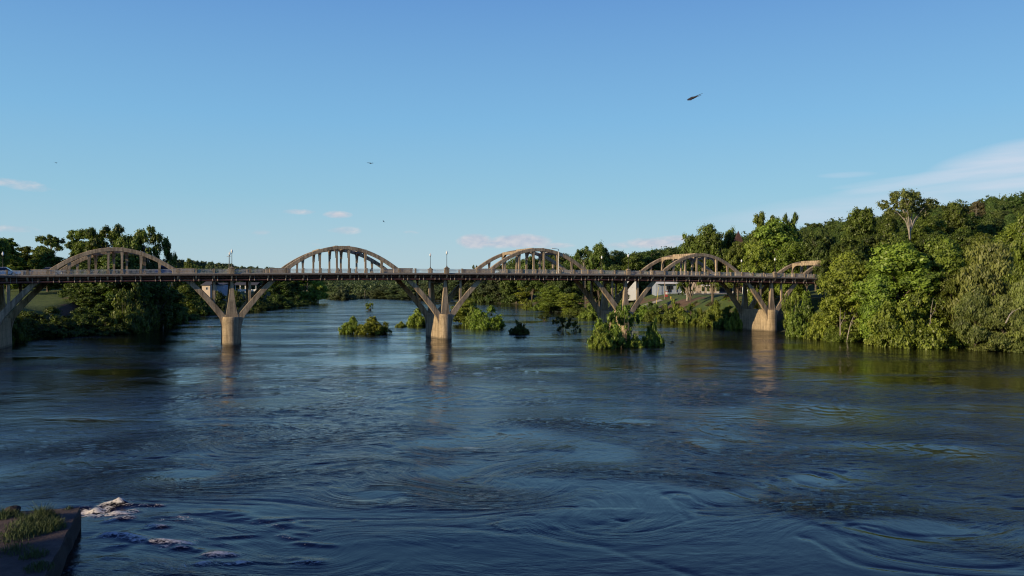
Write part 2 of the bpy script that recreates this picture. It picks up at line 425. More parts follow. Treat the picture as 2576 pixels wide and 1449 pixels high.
    v1=mapping(nt,fv.outputs[0],(.6,1.5,1),(0,0,.10))
    r1=noise(nt,v1,.8,3,.6,.6); r2=noise(nt,v1,2.6,3,.6,.4); r3=noise(nt,v1,7.,4,.7,.5)
    patch=ramp(nt,noise(nt,mapping(nt,p,(.5,1,1)),.07,4,.6,.5),[(.38,(.18,.18,.18)),(.60,(1,1,1))])
    hgt=mth(nt,'ADD',mth(nt,'ADD',mth(nt,'MULTIPLY',r1,.26),mth(nt,'MULTIPLY',r2,.105)),mth(nt,'MULTIPLY',r3,.038))
    hgt=mth(nt,'MULTIPLY',mth(nt,'MULTIPLY',hgt,inv),patch)
    bn=nd(nt,'ShaderNodeBump'); bn.inputs['Strength'].default_value=1.; bn.inputs['Distance'].default_value=.9
    nt.links.new(hgt,bn.inputs['Height']); nt.links.new(bn.outputs[0],b.inputs['Normal'])
    me=mesh_np('river_water',np.stack([X,Y,Z],-1).reshape(-1,3),grid_faces(len(xs),len(ys)),m,True,{'calm':calm.ravel(),'foam':foam.ravel(),'flow_x':wx.ravel(),'flow_y':wy.ravel()})
    tag(link(bpy.data.objects.new('river_water',me)),kind='structure')

# ------------------------------------------------------------------ the arch bridge
BO=(-48.8,146.0); BA=rad(20.3); BC,BS=math.cos(BA),math.sin(BA)
def BW(s,w): return (BO[0]+s*BC-w*BS, BO[1]+s*BS+w*BC)
PIERS=[-72.5,-37.1,0.,38.8,77.6,114.1,148.2,180.0]
CREST=[16.3,16.75,17.6,17.76,17.15,16.0,15.2]
PR=[1.5,1.5,1.55,1.22,1.22,1.15,1.15,1.15]
PIERNOSE=[(*BW(s,0.),r+.8) for s,r in zip(PIERS[1:6],PR[1:6])]
def deckz(s): return 12.55-.165*(s/38.8-1.15)**2
NEAR,FAR=1.3,10.9
Wd=12.2
def bays(k):
    a,b=PIERS[k],PIERS[k+1]; q=(b-a)/12.72
    return [a+i*q for i in range(7)]+[b-i*q for i in range(6,-1,-1)]

def build_bridge():
    R=empty('arch_bridge',(BO[0],BO[1],0),BA)
    tag(R,'long weathered concrete bridge with through arches and V-shaped piers crossing the flooded river','bridge')
    s0,s1=PIERS[0]-14,PIERS[-1]+6
    ss_=list(np.arange(s0,s1,2.2))+[s1]
    def strip(w0,w1,za,zb,name,mat,**k):
        m=MB(); m.loft([[(s,w0,deckz(s)+za),(s,w1,deckz(s)+za),(s,w1,deckz(s)+zb),(s,w0,deckz(s)+zb)] for s in ss_])
        return m.build(name,mat,R,**k)
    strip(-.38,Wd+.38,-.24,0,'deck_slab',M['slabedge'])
    strip(2.3,9.9,.004,.03,'road_surface',M['asphalt'])
    strip(-.1,2.2,.004,.17,'sidewalk',M['sidewalk']); strip(10.,Wd+.1,.004,.17,'sidewalk',M['sidewalk'])
    for w in (.62,11.2):
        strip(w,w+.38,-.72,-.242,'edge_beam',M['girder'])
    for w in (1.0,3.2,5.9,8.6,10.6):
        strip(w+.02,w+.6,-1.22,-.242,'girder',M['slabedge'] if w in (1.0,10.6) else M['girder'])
    # service pipes slung under the edge
    m=MB(); m.tube([(s,.18,deckz(s)-1.02) for s in ss_],.13,8); m.build('service_pipe',M['pipe'],R,True)
    m=MB(); m.tube([(s,.45,deckz(s)-.62) for s in ss_],.085,6); m.build('service_pipe',M['pipe'],R,True)
    st=MB(); x=s0+1
    while x<s1-1:
        for dx in (0,.82):
            z=deckz(x+dx); st.tube([(x+dx,.0,z-.245),(x+dx,.0,z-1.05),(x+dx,.1,z-1.19),(x+dx,.3,z-1.17)],.035,4)
        x+=3.05
    tag(st.build('pipe_hanger',M['strap'],R),kind='stuff')
    # piers
    for k,(p,r) in enumerate(zip(PIERS,PR)):
        top=4.85; zg=-4.
        def stad(rr,z,nose=1.):
            o=[]
            for j in range(13):
                a=PI+PI*j/12; o.append((p+rr*math.cos(a),NEAR-.15+rr*nose*math.sin(a),z))
            for j in range(13):
                a=PI*j/12; o.append((p+rr*math.cos(a),FAR+.15+rr*nose*math.sin(a),z))
            return o
        m=MB(); m.loft([stad(r*1.05,zg),stad(r*1.03,1.),stad(r,3.0),stad(r*1.02,4.0),stad(r*1.0,top-.25),stad(r*.93,top)])
        pr=m.build('pier',M['conc_pier'],R,True)
        for wc in (NEAR,FAR):
            # flared centre pylon
            zt=deckz(p)-.242; rings=[]
            for q in np.linspace(0,1,11):
                z=4.6+(zt-4.6)*q; hw=.27+ .68*(1-q)**1.9*r/1.22; rings.append([(p-hw,wc-.36,z),(p+hw,wc-.36,z),(p+hw,wc+.36,z),(p-hw,wc+.36,z)])
            MB().loft(rings).build('pylon',M['conc'],R,bevel=.04)
        MB().box(p-.25,p+.25,NEAR+.37,FAR-.37,deckz(p)-1.75,deckz(p)-1.23).build('cross_beam',M['conc'],R)
        # pedestals
        for wc in (-.02,Wd+.02):
            z=deckz(p); m=MB()
            m.box(p-.42,p+.42,wc-.3,wc+.3,z+.005,z+.95); m.box(p-.5,p+.5,wc-.36,wc+.36,z+.952,z+1.08); m.box(p-.28,p+.28,wc-.24,wc+.24,z+1.082,z+1.27)
            m.build('pedestal',M['conc'],R,bevel=.02)
    # arches
    posts=[]
    for k in range(len(PIERS)-1):
        a,b=PIERS[k],PIERS[k+1]; mid=(a+b)/2; half=(b-a)/2
        ct=CREST[k]; th0=.66; u=ct-th0; e=half-1.35; kk=(u-3.7)/(e*e)
        def under(s): return u-kk*(s-mid)**2
        def th(s): return th0+.62*(abs(s-mid)/half)**3
        bs=bays(k); drop=k==0
        for wc in (NEAR,FAR):
            rings=[]
            lim=half-.55
            for s in np.linspace(mid-lim,mid+lim,61):
                sl=-2*kk*(s-mid); n=Vector((-sl,1)).normalized(); t=th(s); zu=under(s)
                tx,tz=s+n.x*t, zu+n.y*t
                rings.append([(s,wc-.32,zu),(s,wc+.32,zu),(tx,wc+.32,tz),(tx,wc-.32,tz)])
            MB().loft(rings).build('arch_rib',M['conc'],R,bevel=.05)
            # curved gussets where the rib grows out of the pier
            for sg,pc,r in ((1,a,PR[k]),(-1,b,PR[k+1])):
                x0,z0_=pc+sg*(r-.05),1.9; x1=pc+sg*(r+1.5); z1_=under(x1)+.25; cx,cz=pc+sg*(r+.05),under(pc+sg*(r+.5))-.1
                q0=None; m=MB()
                for q in range(9):
                    t=q/8; X_=(1-t)**2*x0+2*t*(1-t)*cx+t*t*x1; Z_=(1-t)**2*z0_+2*t*(1-t)*cz+t*t*z1_
                    if q0:
                        xa,za=q0; ta,tb=max(under(xa)+.3,za+.05),max(under(X_)+.3,Z_+.05)
                        m.hexa([(xa,wc-.325,za),(xa,wc+.325,za),(X_,wc+.325,Z_),(X_,wc-.325,Z_)],[(xa,wc-.325,ta),(xa,wc+.325,ta),(X_,wc+.325,tb),(X_,wc-.325,tb)])
                    q0=(X_,Z_)
                m.build('gusset',M['conc'],R)
            for i in range(4,10):
                s=bs[i]; z0=deckz(s)+.005; z1=under(s)+.10; hw=.165
                m=MB(); m.box(s-hw,s+hw,wc-.2,wc+.2,z0,z1)
                # flared head
                m.hexa([(s-hw,wc-.205,z1-.9),(s+hw,wc-.205,z1-.9),(s+hw,wc+.205,z1-.9),(s-hw,wc+.205,z1-.9)],
                       [(s-hw-.1,wc-.215,z1+.02),(s+hw+.1,wc-.215,z1+.02),(s+hw+.1,wc+.215,z1+.02),(s-hw-.1,wc+.215,z1+.02)])
                m.box(s-.24,s+.24,wc-.25,wc+.25,z0,z0+.55)
                m.build('hanger',M['conc'],R)
            for i in (1,12):
                s=bs[i]; dn=under(s); sl=-2*kk*(s-mid); t=th(s)
                MB().box(s-.21,s+.21,wc-.22,wc+.22,dn+t*.8,deckz(s)-.242).build('spandrel_post',M['conc'],R,bevel=.03)
            # solid parapet blocks where the ribs break through the deck
            for sa,sb in ((bs[2]+.3,bs[3]+.9),(bs[10]-.9,bs[11]-.3)):
                z=deckz((sa+sb)/2)
                m=MB(); m.box(sa,sb,wc-.34,wc+.34,z+.01,z+.93); m.box(sa-.06,sb+.06,wc-.40,wc+.40,z+.932,z+1.06); m.build('rib_parapet',M['conc'],R,bevel=.03)
        # portal struts with curved knees between the ribs
        for i in (5,6,7,8):
            s=bs[i]; zt=under(s)+th(s)+.10; dp=.55; hw=.24; outl=[]
            w0,w1=NEAR+.3,FAR-.3
            low=[]
            for q in range(9):
                t=q/8; ang=t*PI/2
                low.append((w0+1.9*(1-math.cos(ang)), (zt-dp-1.7)+1.7*math.sin(ang)))
            low2=[(w1-(x-w0),z) for x,z in low][::-1]
            pts=[(w0,zt)]+low+low2+[(w1,zt)]
            n=len(pts); vs=[(s-hw,x,z) for x,z in pts]+[(s+hw,x,z) for x,z in pts]
            # fan strips along the strut so that the concave outline stays clean
            m=MB(); lo=low+low2
            for j in range(len(lo)-1):
                (xa,za),(xb,zb)=lo[j],lo[j+1]
                m.hexa([(s-hw,xa,za),(s+hw,xa,za),(s+hw,xb,zb),(s-hw,xb,zb)],[(s-hw,xa,zt),(s+hw,xa,zt),(s+hw,xb,zt),(s-hw,xb,zt)])
            m.build('portal_strut',M['conc'],R)
        # floor beams and edge brackets at every post
        for i,s in enumerate(bs[:-1]):
            posts.append((s,i==0))
    fb=[]
    for s,ped in posts:
        z=deckz(s)
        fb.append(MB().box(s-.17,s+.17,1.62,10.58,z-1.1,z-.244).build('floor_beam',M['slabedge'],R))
    def bracket(s,side):
        z=deckz(s); pts=[]
        for q in range(7):
            t=q/6; pts.append((-.30+.95*t**1.6, -.242-.86*(1-(1-t)**1.7)))
        m=MB()
        for (xa,za),(xb,zb) in zip(pts[:-1],pts[1:]):
            f=(lambda x:x) if side==0 else (lambda x:Wd-x)
            m.hexa([(s-.12,f(xa),z+za),(s+.12,f(xa),z+za),(s+.12,f(xb),z+zb),(s-.12,f(xb),z+zb)],
                   [(s-.12,f(xa),z-.242),(s+.12,f(xa),z-.242),(s+.12,f(xb),z-.242),(s-.12,f(xb),z-.242)])
        return m
    rest_b=MB(); rest_p=MB(); n=0
    for s,ped in posts:
        bracket(s,0).build('edge_bracket',M['conc'],R)
        q=bracket(s,1); rest_b.add(q.v,q.f)
    tag(rest_b.build('edge_bracket',M['conc'],R),kind='stuff')
    # railings: post in every bay line, panels per bay on the near side, per span on the far side
    for side,wr in ((0,0.),(1,Wd)):
        for s,ped in posts:
            if ped: continue
            z=deckz(s); m=MB(); m.box(s-.15,s+.15,wr-.13,wr+.13,z+.174,z+.93); m.box(s-.18,s+.18,wr-.16,wr+.16,z+.932,z+1.0)
            if n<99: m.build('railing_post',M['conc'],R); n+=1
            else: rest_p.add(m.v,m.f)
        for k in range(len(PIERS)-1):
            bs=bays(k); m=MB()
            for a,b in zip(bs[:-1],bs[1:]):
                a+=.155; b-=.155
                za,zb=deckz(a),deckz(b)
                for h,t in ((.27,.045),(.86,.05),(.72,.03)):
                    m.hexa([(a,wr-.03,za+h),(b,wr-.03,zb+h),(b,wr+.03,zb+h),(a,wr+.03,za+h)],[(a,wr-.03,za+h+t),(b,wr-.03,zb+h+t),(b,wr+.03,zb+h+t),(a,wr+.03,za+h+t)])
                c=max(2,int(round((b-a)/.19)))
                for j in range(1,c):
                    x=a+(b-a)*j/c; z=deckz(x); m.box(x-.02,x+.02,wr-.018,wr+.018,z+.275,z+.858)
            m.build('railing_panel',M['rail'],R)
    tag(rest_p.build('railing_post',M['conc'],R),kind='stuff')
    # abutment on either end
    for s in (PIERS[0]-15,PIERS[-1]+7):
        z=deckz(s); MB().box(s-1.5,s+1.5,-.5,Wd+.5,0,z-.3).build('abutment',M['conc'],R)
    # road light bolted to the arch of the middle span
    s=bays(3)[8]; zt=17.55
    m=MB(); m.tube([(s,.86,deckz(s)+.2),(s,.86,zt)],.07,6); m.tube([(s,.86,zt),(s-.6,.7,zt+.12),(s-1.1,.6,zt+.14)],.05,6); m.box(s-1.7,s-1.0,.45,.75,zt+.1,zt+.22)
    m.build('light_bracket',M['rooflt'],R)
    return R
BR=build_bridge()
build_water()

# street lamps on the pedestals
def lamp_proto():
    t=empty('street_lamp'); m=MB()
    m.lathe([(.16,0),(.16,.12),(.09,.2),(.065,.5),(.05,2.25),(.09,2.3),(.1,2.42),(.0,2.45)],10); m.build('lamp_post',M['iron'],t,True)
    m=MB(); m.lathe([(.10,2.44),(.19,2.56),(.215,2.72),(.17,2.88),(.08,3.0),(.02,3.12),(.0,3.14)],12); m.build('lamp_globe',M['globe'],t,True)
    return t
def dup(root,loc,rz=0,sc=None,rx=0):
    r=root.copy(); COL.objects.link(r); r.location=loc; r.rotation_euler=(rx,0,rz)
    if sc is not None: r.scale=sc
    for ch in list(root.children):
        c=ch.copy(); COL.objects.link(c); c.parent=r
        for g in ch.children:
            d=g.copy(); COL.objects.link(d); d.parent=c
    return r
def drop(root):
    for ch in list(root.children):
        for g in list(ch.children): bpy.data.objects.remove(g)
        bpy.data.objects.remove(ch)
    bpy.data.objects.remove(root)
LP=lamp_proto()
NM={1:'pier at the left edge',2:'leftmost whole pier',3:'middle pier',4:'pier behind the big flooded shrub',5:'pier beside the right bank trees'}
for k in (1,2,3,4,5):
    for side,wc in ((0,-.02),(1,Wd+.02)):
        x,y=BW(PIERS[k],wc)
        if k==1 and side==0: continue
        o=dup(LP,(x,y,deckz(PIERS[k])+1.272),0,(.85,.85,1))
        tag(o,'white globe street lamp on the '+('near' if side==0 else 'far')+' railing above the '+NM[k],'street lamp','globe lamps along the bridge railings')
drop(LP)

# cars crossing the bridge
def car(name,label,paint,s,w,flip=False):
    x,y=BW(s,w); R=empty(name,(x,y,deckz(s)+.034),BA+(PI if flip else 0)); tag(R,label,'car','cars crossing the bridge')
    prof=[(-2.2,.32),(-2.25,.62),(-2.15,.85),(-1.2,.93),(1.0,.93),(2.0,.80),(2.25,.6),(2.25,.32)]
    m=MB(); m.loft([[(px,yy*f,pz) for px,pz in prof] for yy,f in ((-.86,1),(-.90,1),(.90,1),(.86,1))]); m.build('body',paint,R,bevel=.05)
    m=MB(); c0=[(-1.75,.92),(-1.2,1.42),(.25,1.45),(1.05,.92)]
    m.loft([[(px,-.80+(pz-.92)*.25,pz) for px,pz in c0],[(px,.80-(pz-.92)*.25,pz) for px,pz in c0]]); m.build('window',M['glassd'],R)
    MB().hexa([(-1.25,-.66,1.43),(.28,-.66,1.46),(.28,.66,1.46),(-1.25,.66,1.43)],[(-1.2,-.62,1.48),(.22,-.62,1.51),(.22,.62,1.51),(-1.2,.62,1.48)]).build('roof',paint,R)
    for wx in (-1.35,1.4):
        for wy in (-.84,.84):
            a=MB(); a.tube([(wx,wy-.1,.32),(wx,wy+.1,.32)],.32,14); t=a.build('wheel',M['rubber'],R); 
            b=MB(); b.tube([(wx,wy-.115,.32),(wx,wy+.115,.32)],.18,10); b.build('rim',M['cargrey'],t)
    for wy in (-.65,.65):
        MB().box(2.2,2.275,wy-.16,wy+.16,.58,.72).build('headlight',M['lamp_w'],R)
        MB().box(-2.275,-2.2,wy-.16,wy+.16,.6,.76).build('tail_light',M['red'],R)
def s_at(px,w):
    # position along the bridge that is seen at picture column px
    u=(px-1288)/2108.; return (u*(BO[1]+w*BC)-(BO[0]-w*BS))/(BC-u*BS)
car('parked_car','white car at the far left end of the bridge deck',M['carwhite'],s_at(12,4.2),4.2)
car('parked_car','silver car behind the left railing before the first arch',M['cargrey'],s_at(120,8.),8.,True)
car('parked_car','blue car behind the right foot of the left arch',M['carblue'],s_at(424,4.2),4.2)

# ------------------------------------------------------------------ trees
def foliage(lobes,nleaf,size,seed,subs=12,elong=1.6,droop=0.,spread=.42,flat=.8,jit=.45):
    """leaf-sized rhombs spread through the crown in sprays around sub-centres of every lobe"""
    rs=np.random.RandomState(seed); lobes=np.array(lobes,dtype=float)
    wgt=lobes[:,3]**2; wgt/=wgt.sum()
    C=[];SH=[];OUT=[];PF=[]
    cen=lobes[:,:3].mean(0)
    for l,w in zip(lobes,wgt):
        n=max(8,int(nleaf*w)); k=max(3,int(subs*(.7+.6*rs.rand())))
        d=rs.normal(size=(k,3)); d[:,2]=d[:,2]*.9+.25; d/=np.linalg.norm(d,axis=1,keepdims=True)
        rr=l[3]*rs.uniform(.55,1.08,(k,1)); sc=l[:3]+d*rr*np.array([1,1,flat])
        sh=rs.uniform(0,1,k); idx=rs.randint(0,k,n)
        sr=l[3]*spread*rs.uniform(.6,1.3,k)[idx][:,None]
        off=rs.normal(size=(n,3))*sr*.62*np.array([1,1,.7])
        p=sc[idx]+off; p[:,2]-=droop*np.abs(rs.normal(size=n))*l[3]
        C.append(p); dep=np.clip(np.linalg.norm((p-l[:3])/l[3],axis=1)-.35,0,.7)/.7  # dep darkens leaves deep inside a lobe, painting in the crown's inner shade
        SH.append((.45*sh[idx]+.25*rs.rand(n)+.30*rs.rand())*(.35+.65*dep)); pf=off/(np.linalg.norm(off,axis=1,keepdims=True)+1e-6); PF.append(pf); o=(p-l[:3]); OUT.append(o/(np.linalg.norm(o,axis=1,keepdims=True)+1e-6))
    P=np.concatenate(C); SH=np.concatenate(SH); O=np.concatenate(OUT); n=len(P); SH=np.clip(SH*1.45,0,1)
    N=O*.5+np.concatenate(PF)*.65+rs.normal(size=(n,3))*jit+np.array([0,0,.25]); N/=np.linalg.norm(N,axis=1,keepdims=True)
    A=np.cross(N,rs.normal(size=(n,3))); A/=np.linalg.norm(A,axis=1,keepdims=True)
    if droop>0:
        A=A*.5+np.array([0,0,-1.]); A/=np.linalg.norm(A,axis=1,keepdims=True)
    B=np.cross(N,A); B/=np.linalg.norm(B,axis=1,keepdims=True)
    s=size*rs.uniform(.6,1.35,(n,1)); a=A*s*.5*elong**.5; b=B*s*.5/elong**.5
    V=np.stack([P-a,P+b*.9-a*.1,P+a,P-b*.9-a*.1],1).reshape(-1,3)
    F=np.arange(4*n).reshape(n,4)
    return V,F,SH

def tree_lobes(kind,rs):
    H=14.; L_=[]; var0=rs.uniform(0,6)
    if kind=='round':      # broad full crown from near the ground
        for i in range(52):
            t=rs.uniform(0,1); z=1.6+t*11.4; R=4.4*math.sin(PI*min(1,(t*.82+.16)))**.6
            a=rs.uniform(0,6.28); r=R*rs.uniform(.35,.85); L_.append((r*math.cos(a),r*math.sin(a),z,rs.uniform(1.1,2.1)))
    elif kind=='oak':
        for i in range(30):
            t=rs.uniform(0,1); z=4.2+t*8.4; R=5.2*math.sin(PI*min(1,(t*.75+.22)))**.55
            a=rs.uniform(0,6.28); r=R*rs.uniform(.3,.9); L_.append((r*math.cos(a),r*math.sin(a),z,rs.uniform(1.2,2.2)))
    elif kind=='sparse':   # open, reaching crown on bare limbs
        for i in range(19):
            t=rs.uniform(0,1); z=7.+t*6.2; R=5.4*math.sin(PI*min(1,(t*.7+.25)))**.5
            a=rs.uniform(0,6.28); r=R*rs.uniform(.45,1.); L_.append((r*math.cos(a),r*math.sin(a),z,rs.uniform(.7,1.25)))
    elif kind=='tall':
        for i in range(30):
            t=rs.uniform(0,1); z=1.2+t*12.; R=3.0*math.sin(PI*min(1,(t*.85+.12)))**.7
            a=rs.uniform(0,6.28); r=R*rs.uniform(.2,.9); L_.append((r*math.cos(a),r*math.sin(a),z,rs.uniform(.8,1.6)))
    elif kind=='willow':
        for i in range(34):
            t=rs.uniform(0,1); z=2.+t*10.8; R=4.1*math.sin(PI*min(1,(t*.8+.2)))**.6
            a=rs.uniform(0,6.28); r=R*rs.uniform(.4,.9); L_.append((r*math.cos(a),r*math.sin(a),z,rs.uniform(.9,1.7)))
    elif kind=='bush':     # drowned shrub: foliage down to the water
        for i in range(40):
            a=rs.uniform(0,6.28); r=5.4*rs.uniform(0,1)**.6; z=rs.uniform(.25,1)*6.9*math.sqrt(max(.02,1-(r/5.9)**2))*(.8+.2*math.sin(2*a+var0))
            L_.append((r*math.cos(a),r*math.sin(a),max(.5,z-.6),rs.uniform(1.,1.9)))
    elif kind=='twig':     # thin drowned sapling tops
        for i in range(18):
            a=rs.uniform(0,6.28); r=rs.uniform(.3,5.6); z=rs.uniform(1.2,6.5)*(1-(r/9)**2)
            L_.append((r*math.cos(a),r*math.sin(a),z,rs.uniform(.7,1.3)))
    return L_

PROTO={}
def proto(kind,var,leaf,bark,nleaf,size,**kw):
    key=(kind,var,leaf)
    if key in PROTO: return PROTO[key]
    rs=np.random.RandomState(hash((len(kind),var*7+ord(kind[0])))%10000)
    lob=tree_lobes(kind,rs)
    V,F,SH=foliage(lob,nleaf,size,rs.randint(9999),**kw)
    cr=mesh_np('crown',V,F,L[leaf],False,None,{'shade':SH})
    # trunk and limbs
    m=MB(); low=kind in('bush','twig')
    if low:
        for l in lob:
            if l[3]>.8: m.tube([(l[0]*.15,l[1]*.15,-1.2),(l[0]*.5,l[1]*.5,l[2]*.45),(l[0],l[1],l[2])],[.13,.08,.03],5)
    else:
        top=max(l[2] for l in lob); bend=rs.uniform(-.5,.5,2)
        sp=[(0,0,-1.),(bend[0]*.2,bend[1]*.2,top*.25),(bend[0]*.8,bend[1]*.6,top*.5),(bend[0]*.6,bend[1],top*.75),(0,0,top*.93)]
        m.tube(sp,[.36,.29,.22,.13,.04],7)
        for l in lob:
            zb=max(1.5,l[2]-math.hypot(l[0],l[1])*.9-.8); zb=min(zb,top*.8); f=zb/top
            bx,by=bend[0]*min(1,f*1.4)*.8,bend[1]*f
            mid=((bx+l[0])*.5,(by+l[1])*.5,(zb+l[2])*.5+.35)
            r0=.05+.10*(1-f)
            m.tube([(bx,by,zb),mid,(l[0],l[1],l[2]),(l[0]*1.2,l[1]*1.2,l[2]+l[3]*.6)],[r0,r0*.65,r0*.35,.02],5)
    t=m.build('trunk',M[bark],None,True); tm=t.data; bpy.data.objects.remove(t)
    w=max(np.percentile(np.abs(V[:,0]),97),np.percentile(np.abs(V[:,1]),97)); h=np.percentile(V[:,2],99.6)
    PROTO[key]=(cr,tm,w,h); return PROTO[key]
KINDS={'round':('syc','bark',46000,.31,dict(subs=18,spread=.31)),'oak':('oak','bark',38000,.33,dict(subs=17,spread=.31)),'sparse':('syc','barkpale',13000,.32,dict(subs=9,spread=.42)),
 'tall':('oak','bark',24000,.34,dict(subs=15,spread=.32)),'willow':('wil','bark',40000,.34,dict(elong=2.6,droop=.16,subs=14)),
 'bush':('syc','bark',24000,.33,dict(subs=13,spread=.34)),'twig':('dark','bark',6500,.36,dict(subs=7,spread=.4))}
rng=random.Random(11)
def tree(kind,px,top,D,width,label,cat='tree',base=None,var=0,leaf=None,bark=None,group=None,name='tree',lean=0.,X=None,h=None,noobj=False):
    lf,bk,nl,sz,kw=KINDS[kind]; lf=leaf or lf; bk=bark or bk
    cr,tm,w,hh=proto(kind,var,lf,bk,nl,sz,**kw)
    if X is None: X=(px-1288)*D/2108
    if base is None: zb=hz(X,D)
    else: zb=base
    zb=max(zb,-.4)
    if h is None: h=CAMZ-(top-713)*D/2108-zb
    wd=width*D/2108/2 if width else w*h/hh
    o=empty(name,(X,D,zb),rng.uniform(0,6.28)); o.scale=(wd/w,wd/w,h/hh)
    o.rotation_euler=(lean,0,o.rotation_euler.z)
    for nm,me in (('crown',cr),('trunk',tm)):
        c=bpy.data.objects.new(nm,me); link(c,o)
    tag(o,label,cat,group); return o

build_ground_done=True
GB='flooded shrubs standing in the river'
# --- drowned shrubs in midstream (picture column, top row, distance, picture width)
tree('bush',887,798,181,56,'left and lower half of the green flooded shrub between the first two piers','shrub',-.2,2,name='flooded_shrub')
tree('bush',938,798,179,76,'rounded green flooded shrub with orange tinge between the first two piers','shrub',-.2,2,name='flooded_shrub')
tree('twig',930,762,331,30,'small pale flooded bush far upstream of the shrub between the first two piers','shrub',-.2,1,'syc',name='flooded_shrub')
tree('bush',1009,809,207,26,'tiny flooded bush just left of the middle pier','shrub',-.3,2,name='flooded_shrub')
tree('bush',1052,776,214,50,'green flooded shrub partly hidden by the left side of the middle pier','shrub',-.3,2,name='flooded_shrub')
tree('round',1170,752,222,60,'taller leafy flooded tree right behind the middle pier','tree',-.5,1,name='flooded_tree')
tree('bush',1225,772,200,76,'broad yellow-green flooded shrub right of the middle pier','shrub',-.3,0,name='flooded_shrub')
tree('bush',1190,775,212,50,'flooded shrub tucked between the middle pier tree and the yellow-green shrub','shrub',-.3,1,name='flooded_shrub')
tree('bush',1307,808,178,46,'dark compact round flooded bush alone in open water','shrub',-.2,1,'dark',name='flooded_shrub')
tree('twig',1369,789,240,48,'low dark spreading flooded bush under the third arch','shrub',-.2,0,name='flooded_shrub')
tree('twig',1418,795,189,56,'dark sparse flooded sapling with bare limbs under the third arch','shrub',-.2,1,name='flooded_shrub')
tree('twig',1450,808,187,28,'small dark sprig right beside the sparse flooded sapling','shrub',-.2,2,name='flooded_shrub')
tree('bush',1528,792,141,80,'largest flooded shrub, covering the foot of the third whole pier','shrub',-.3,0,name='flooded_shrub')
tree('twig',1568,768,142,90,'loose leafy top spreading right over the largest flooded shrub','shrub',-.3,1,'syc',name='flooded_shrub')
tree('bush',1512,822,139,58,'low left skirt of the largest flooded shrub','shrub',-.3,2,name='flooded_shrub')
tree('bush',1642,806,145,52,'upright green flooded shrub right of the largest one','shrub',-.3,1,name='flooded_shrub')
tree('bush',1597,840,141,40,'low bright flooded clump between the two biggest flooded shrubs','shrub',-.3,2,name='flooded_shrub')
tree('twig',1689,858,150,14,'tiny twig tip poking out of the water right of the flooded shrubs','shrub',-.1,2,name='flooded_shrub')
tree('bush',1328,752,342,22,'small bright flooded bush before the far tree line','shrub',-.2,0,name='flooded_shrub')
tree('round',1385,722,318,70,'rounded bright flooded tree before the right bank terrace','tree',-.6,0,name='flooded_tree')
tree('round',1436,738,300,60,'lower flooded tree nearest the third whole pier','tree',-.6,1,name='flooded_tree')
tree('bush',1360,758,335,50,'low yellow-green thicket at the foot of the rounded flooded tree','shrub',-.3,1,name='flooded_shrub')
tree('bush',860,722,560,62,'round flooded thicket in the river gap far upstream','shrub',-.3,0,'far',name='flooded_shrub')
for i,(px,tp,D,w) in enumerate([(905,735,600,36),(935,729,620,44),(968,722,610,50),(1000,716,590,52),(1030,718,560,50),(1062,712,560,56)]):
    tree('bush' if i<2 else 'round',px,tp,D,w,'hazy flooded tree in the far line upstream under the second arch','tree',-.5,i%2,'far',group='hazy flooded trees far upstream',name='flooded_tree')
# --- tree line upstream on the right, rising to the right
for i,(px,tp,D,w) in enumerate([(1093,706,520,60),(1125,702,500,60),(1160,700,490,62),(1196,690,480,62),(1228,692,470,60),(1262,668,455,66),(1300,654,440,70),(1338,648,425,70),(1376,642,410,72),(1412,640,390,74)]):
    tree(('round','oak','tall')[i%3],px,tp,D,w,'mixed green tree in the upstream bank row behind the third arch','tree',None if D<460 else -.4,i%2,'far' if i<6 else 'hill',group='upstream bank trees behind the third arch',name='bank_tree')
tree('sparse',1198,668,500,26,'thin treetop sticking above the deck left of the third arch','tree',-.4,0,'far',name='bank_tree')
tree('tall',1326,700,430,56,'tall narrow yellowish tree at the water under the third arch','tree',-.4,1,'syc',name='bank_tree')
for i,(px,tp,D,w) in enumerate([(1210,728,475,44),(1246,724,465,46),(1290,722,450,50)]):
    tree('bush',px,tp,D,w,'bushy green tree low at the upstream waterline','tree',-.4,i,'hill',group='bushes low at the upstream waterline',name='bank_tree')
# --- behind the third pier and the fourth arch
tree('sparse',1469,622,330,56,'airy treetop over the right end of the third arch','tree',None,1,'oak',name='bank_tree')
tree('oak',1508,616,320,58,'rounded dark tree behind the pair of lamps on the third whole pier','tree',None,0,name='bank_tree')
for i,(px,tp,D,w) in enumerate([(1450,650,350,80),(1500,652,345,80),(1552,634,330,70),(1596,640,320,74),(1640,632,330,76),(1690,628,330,70),(1735,640,330,72),(1545,668,310,60),(1600,664,350,60),(1662,660,350,70),(1430,668,330,70)]):
    tree(('oak','round')[i%2],px,tp,D,w,'dense green tree of the wooded rise behind the fourth arch','tree',None,i%3,'hill' if i%3 else 'oak',group='trees of the rise behind the fourth arch',name='bank_tree')
tree('oak',1737,592,250,64,'dark tree with a lower rounded top left of the tall dark grove','tree',None,1,name='dark_tree')
tree('oak',1792,571,246,92,'tallest dark tree behind the right half of the fourth arch','tree',None,2,name='dark_tree')
tree('oak',1836,580,252,62,'dark tree beside the red-brown steeple','tree',None,0,name='dark_tree')
tree('oak',1882,606,262,60,'dark tree filling the gap right of the steeple','tree',None,1,name='dark_tree')
tree('tall',1560,700,262,40,'small leafy tree under the deck beside the white building','tree',None,0,name='bank_tree')
tree('oak',1856,612,237,60,'dark tree right below the steeple','tree',None,2,name='dark_tree')
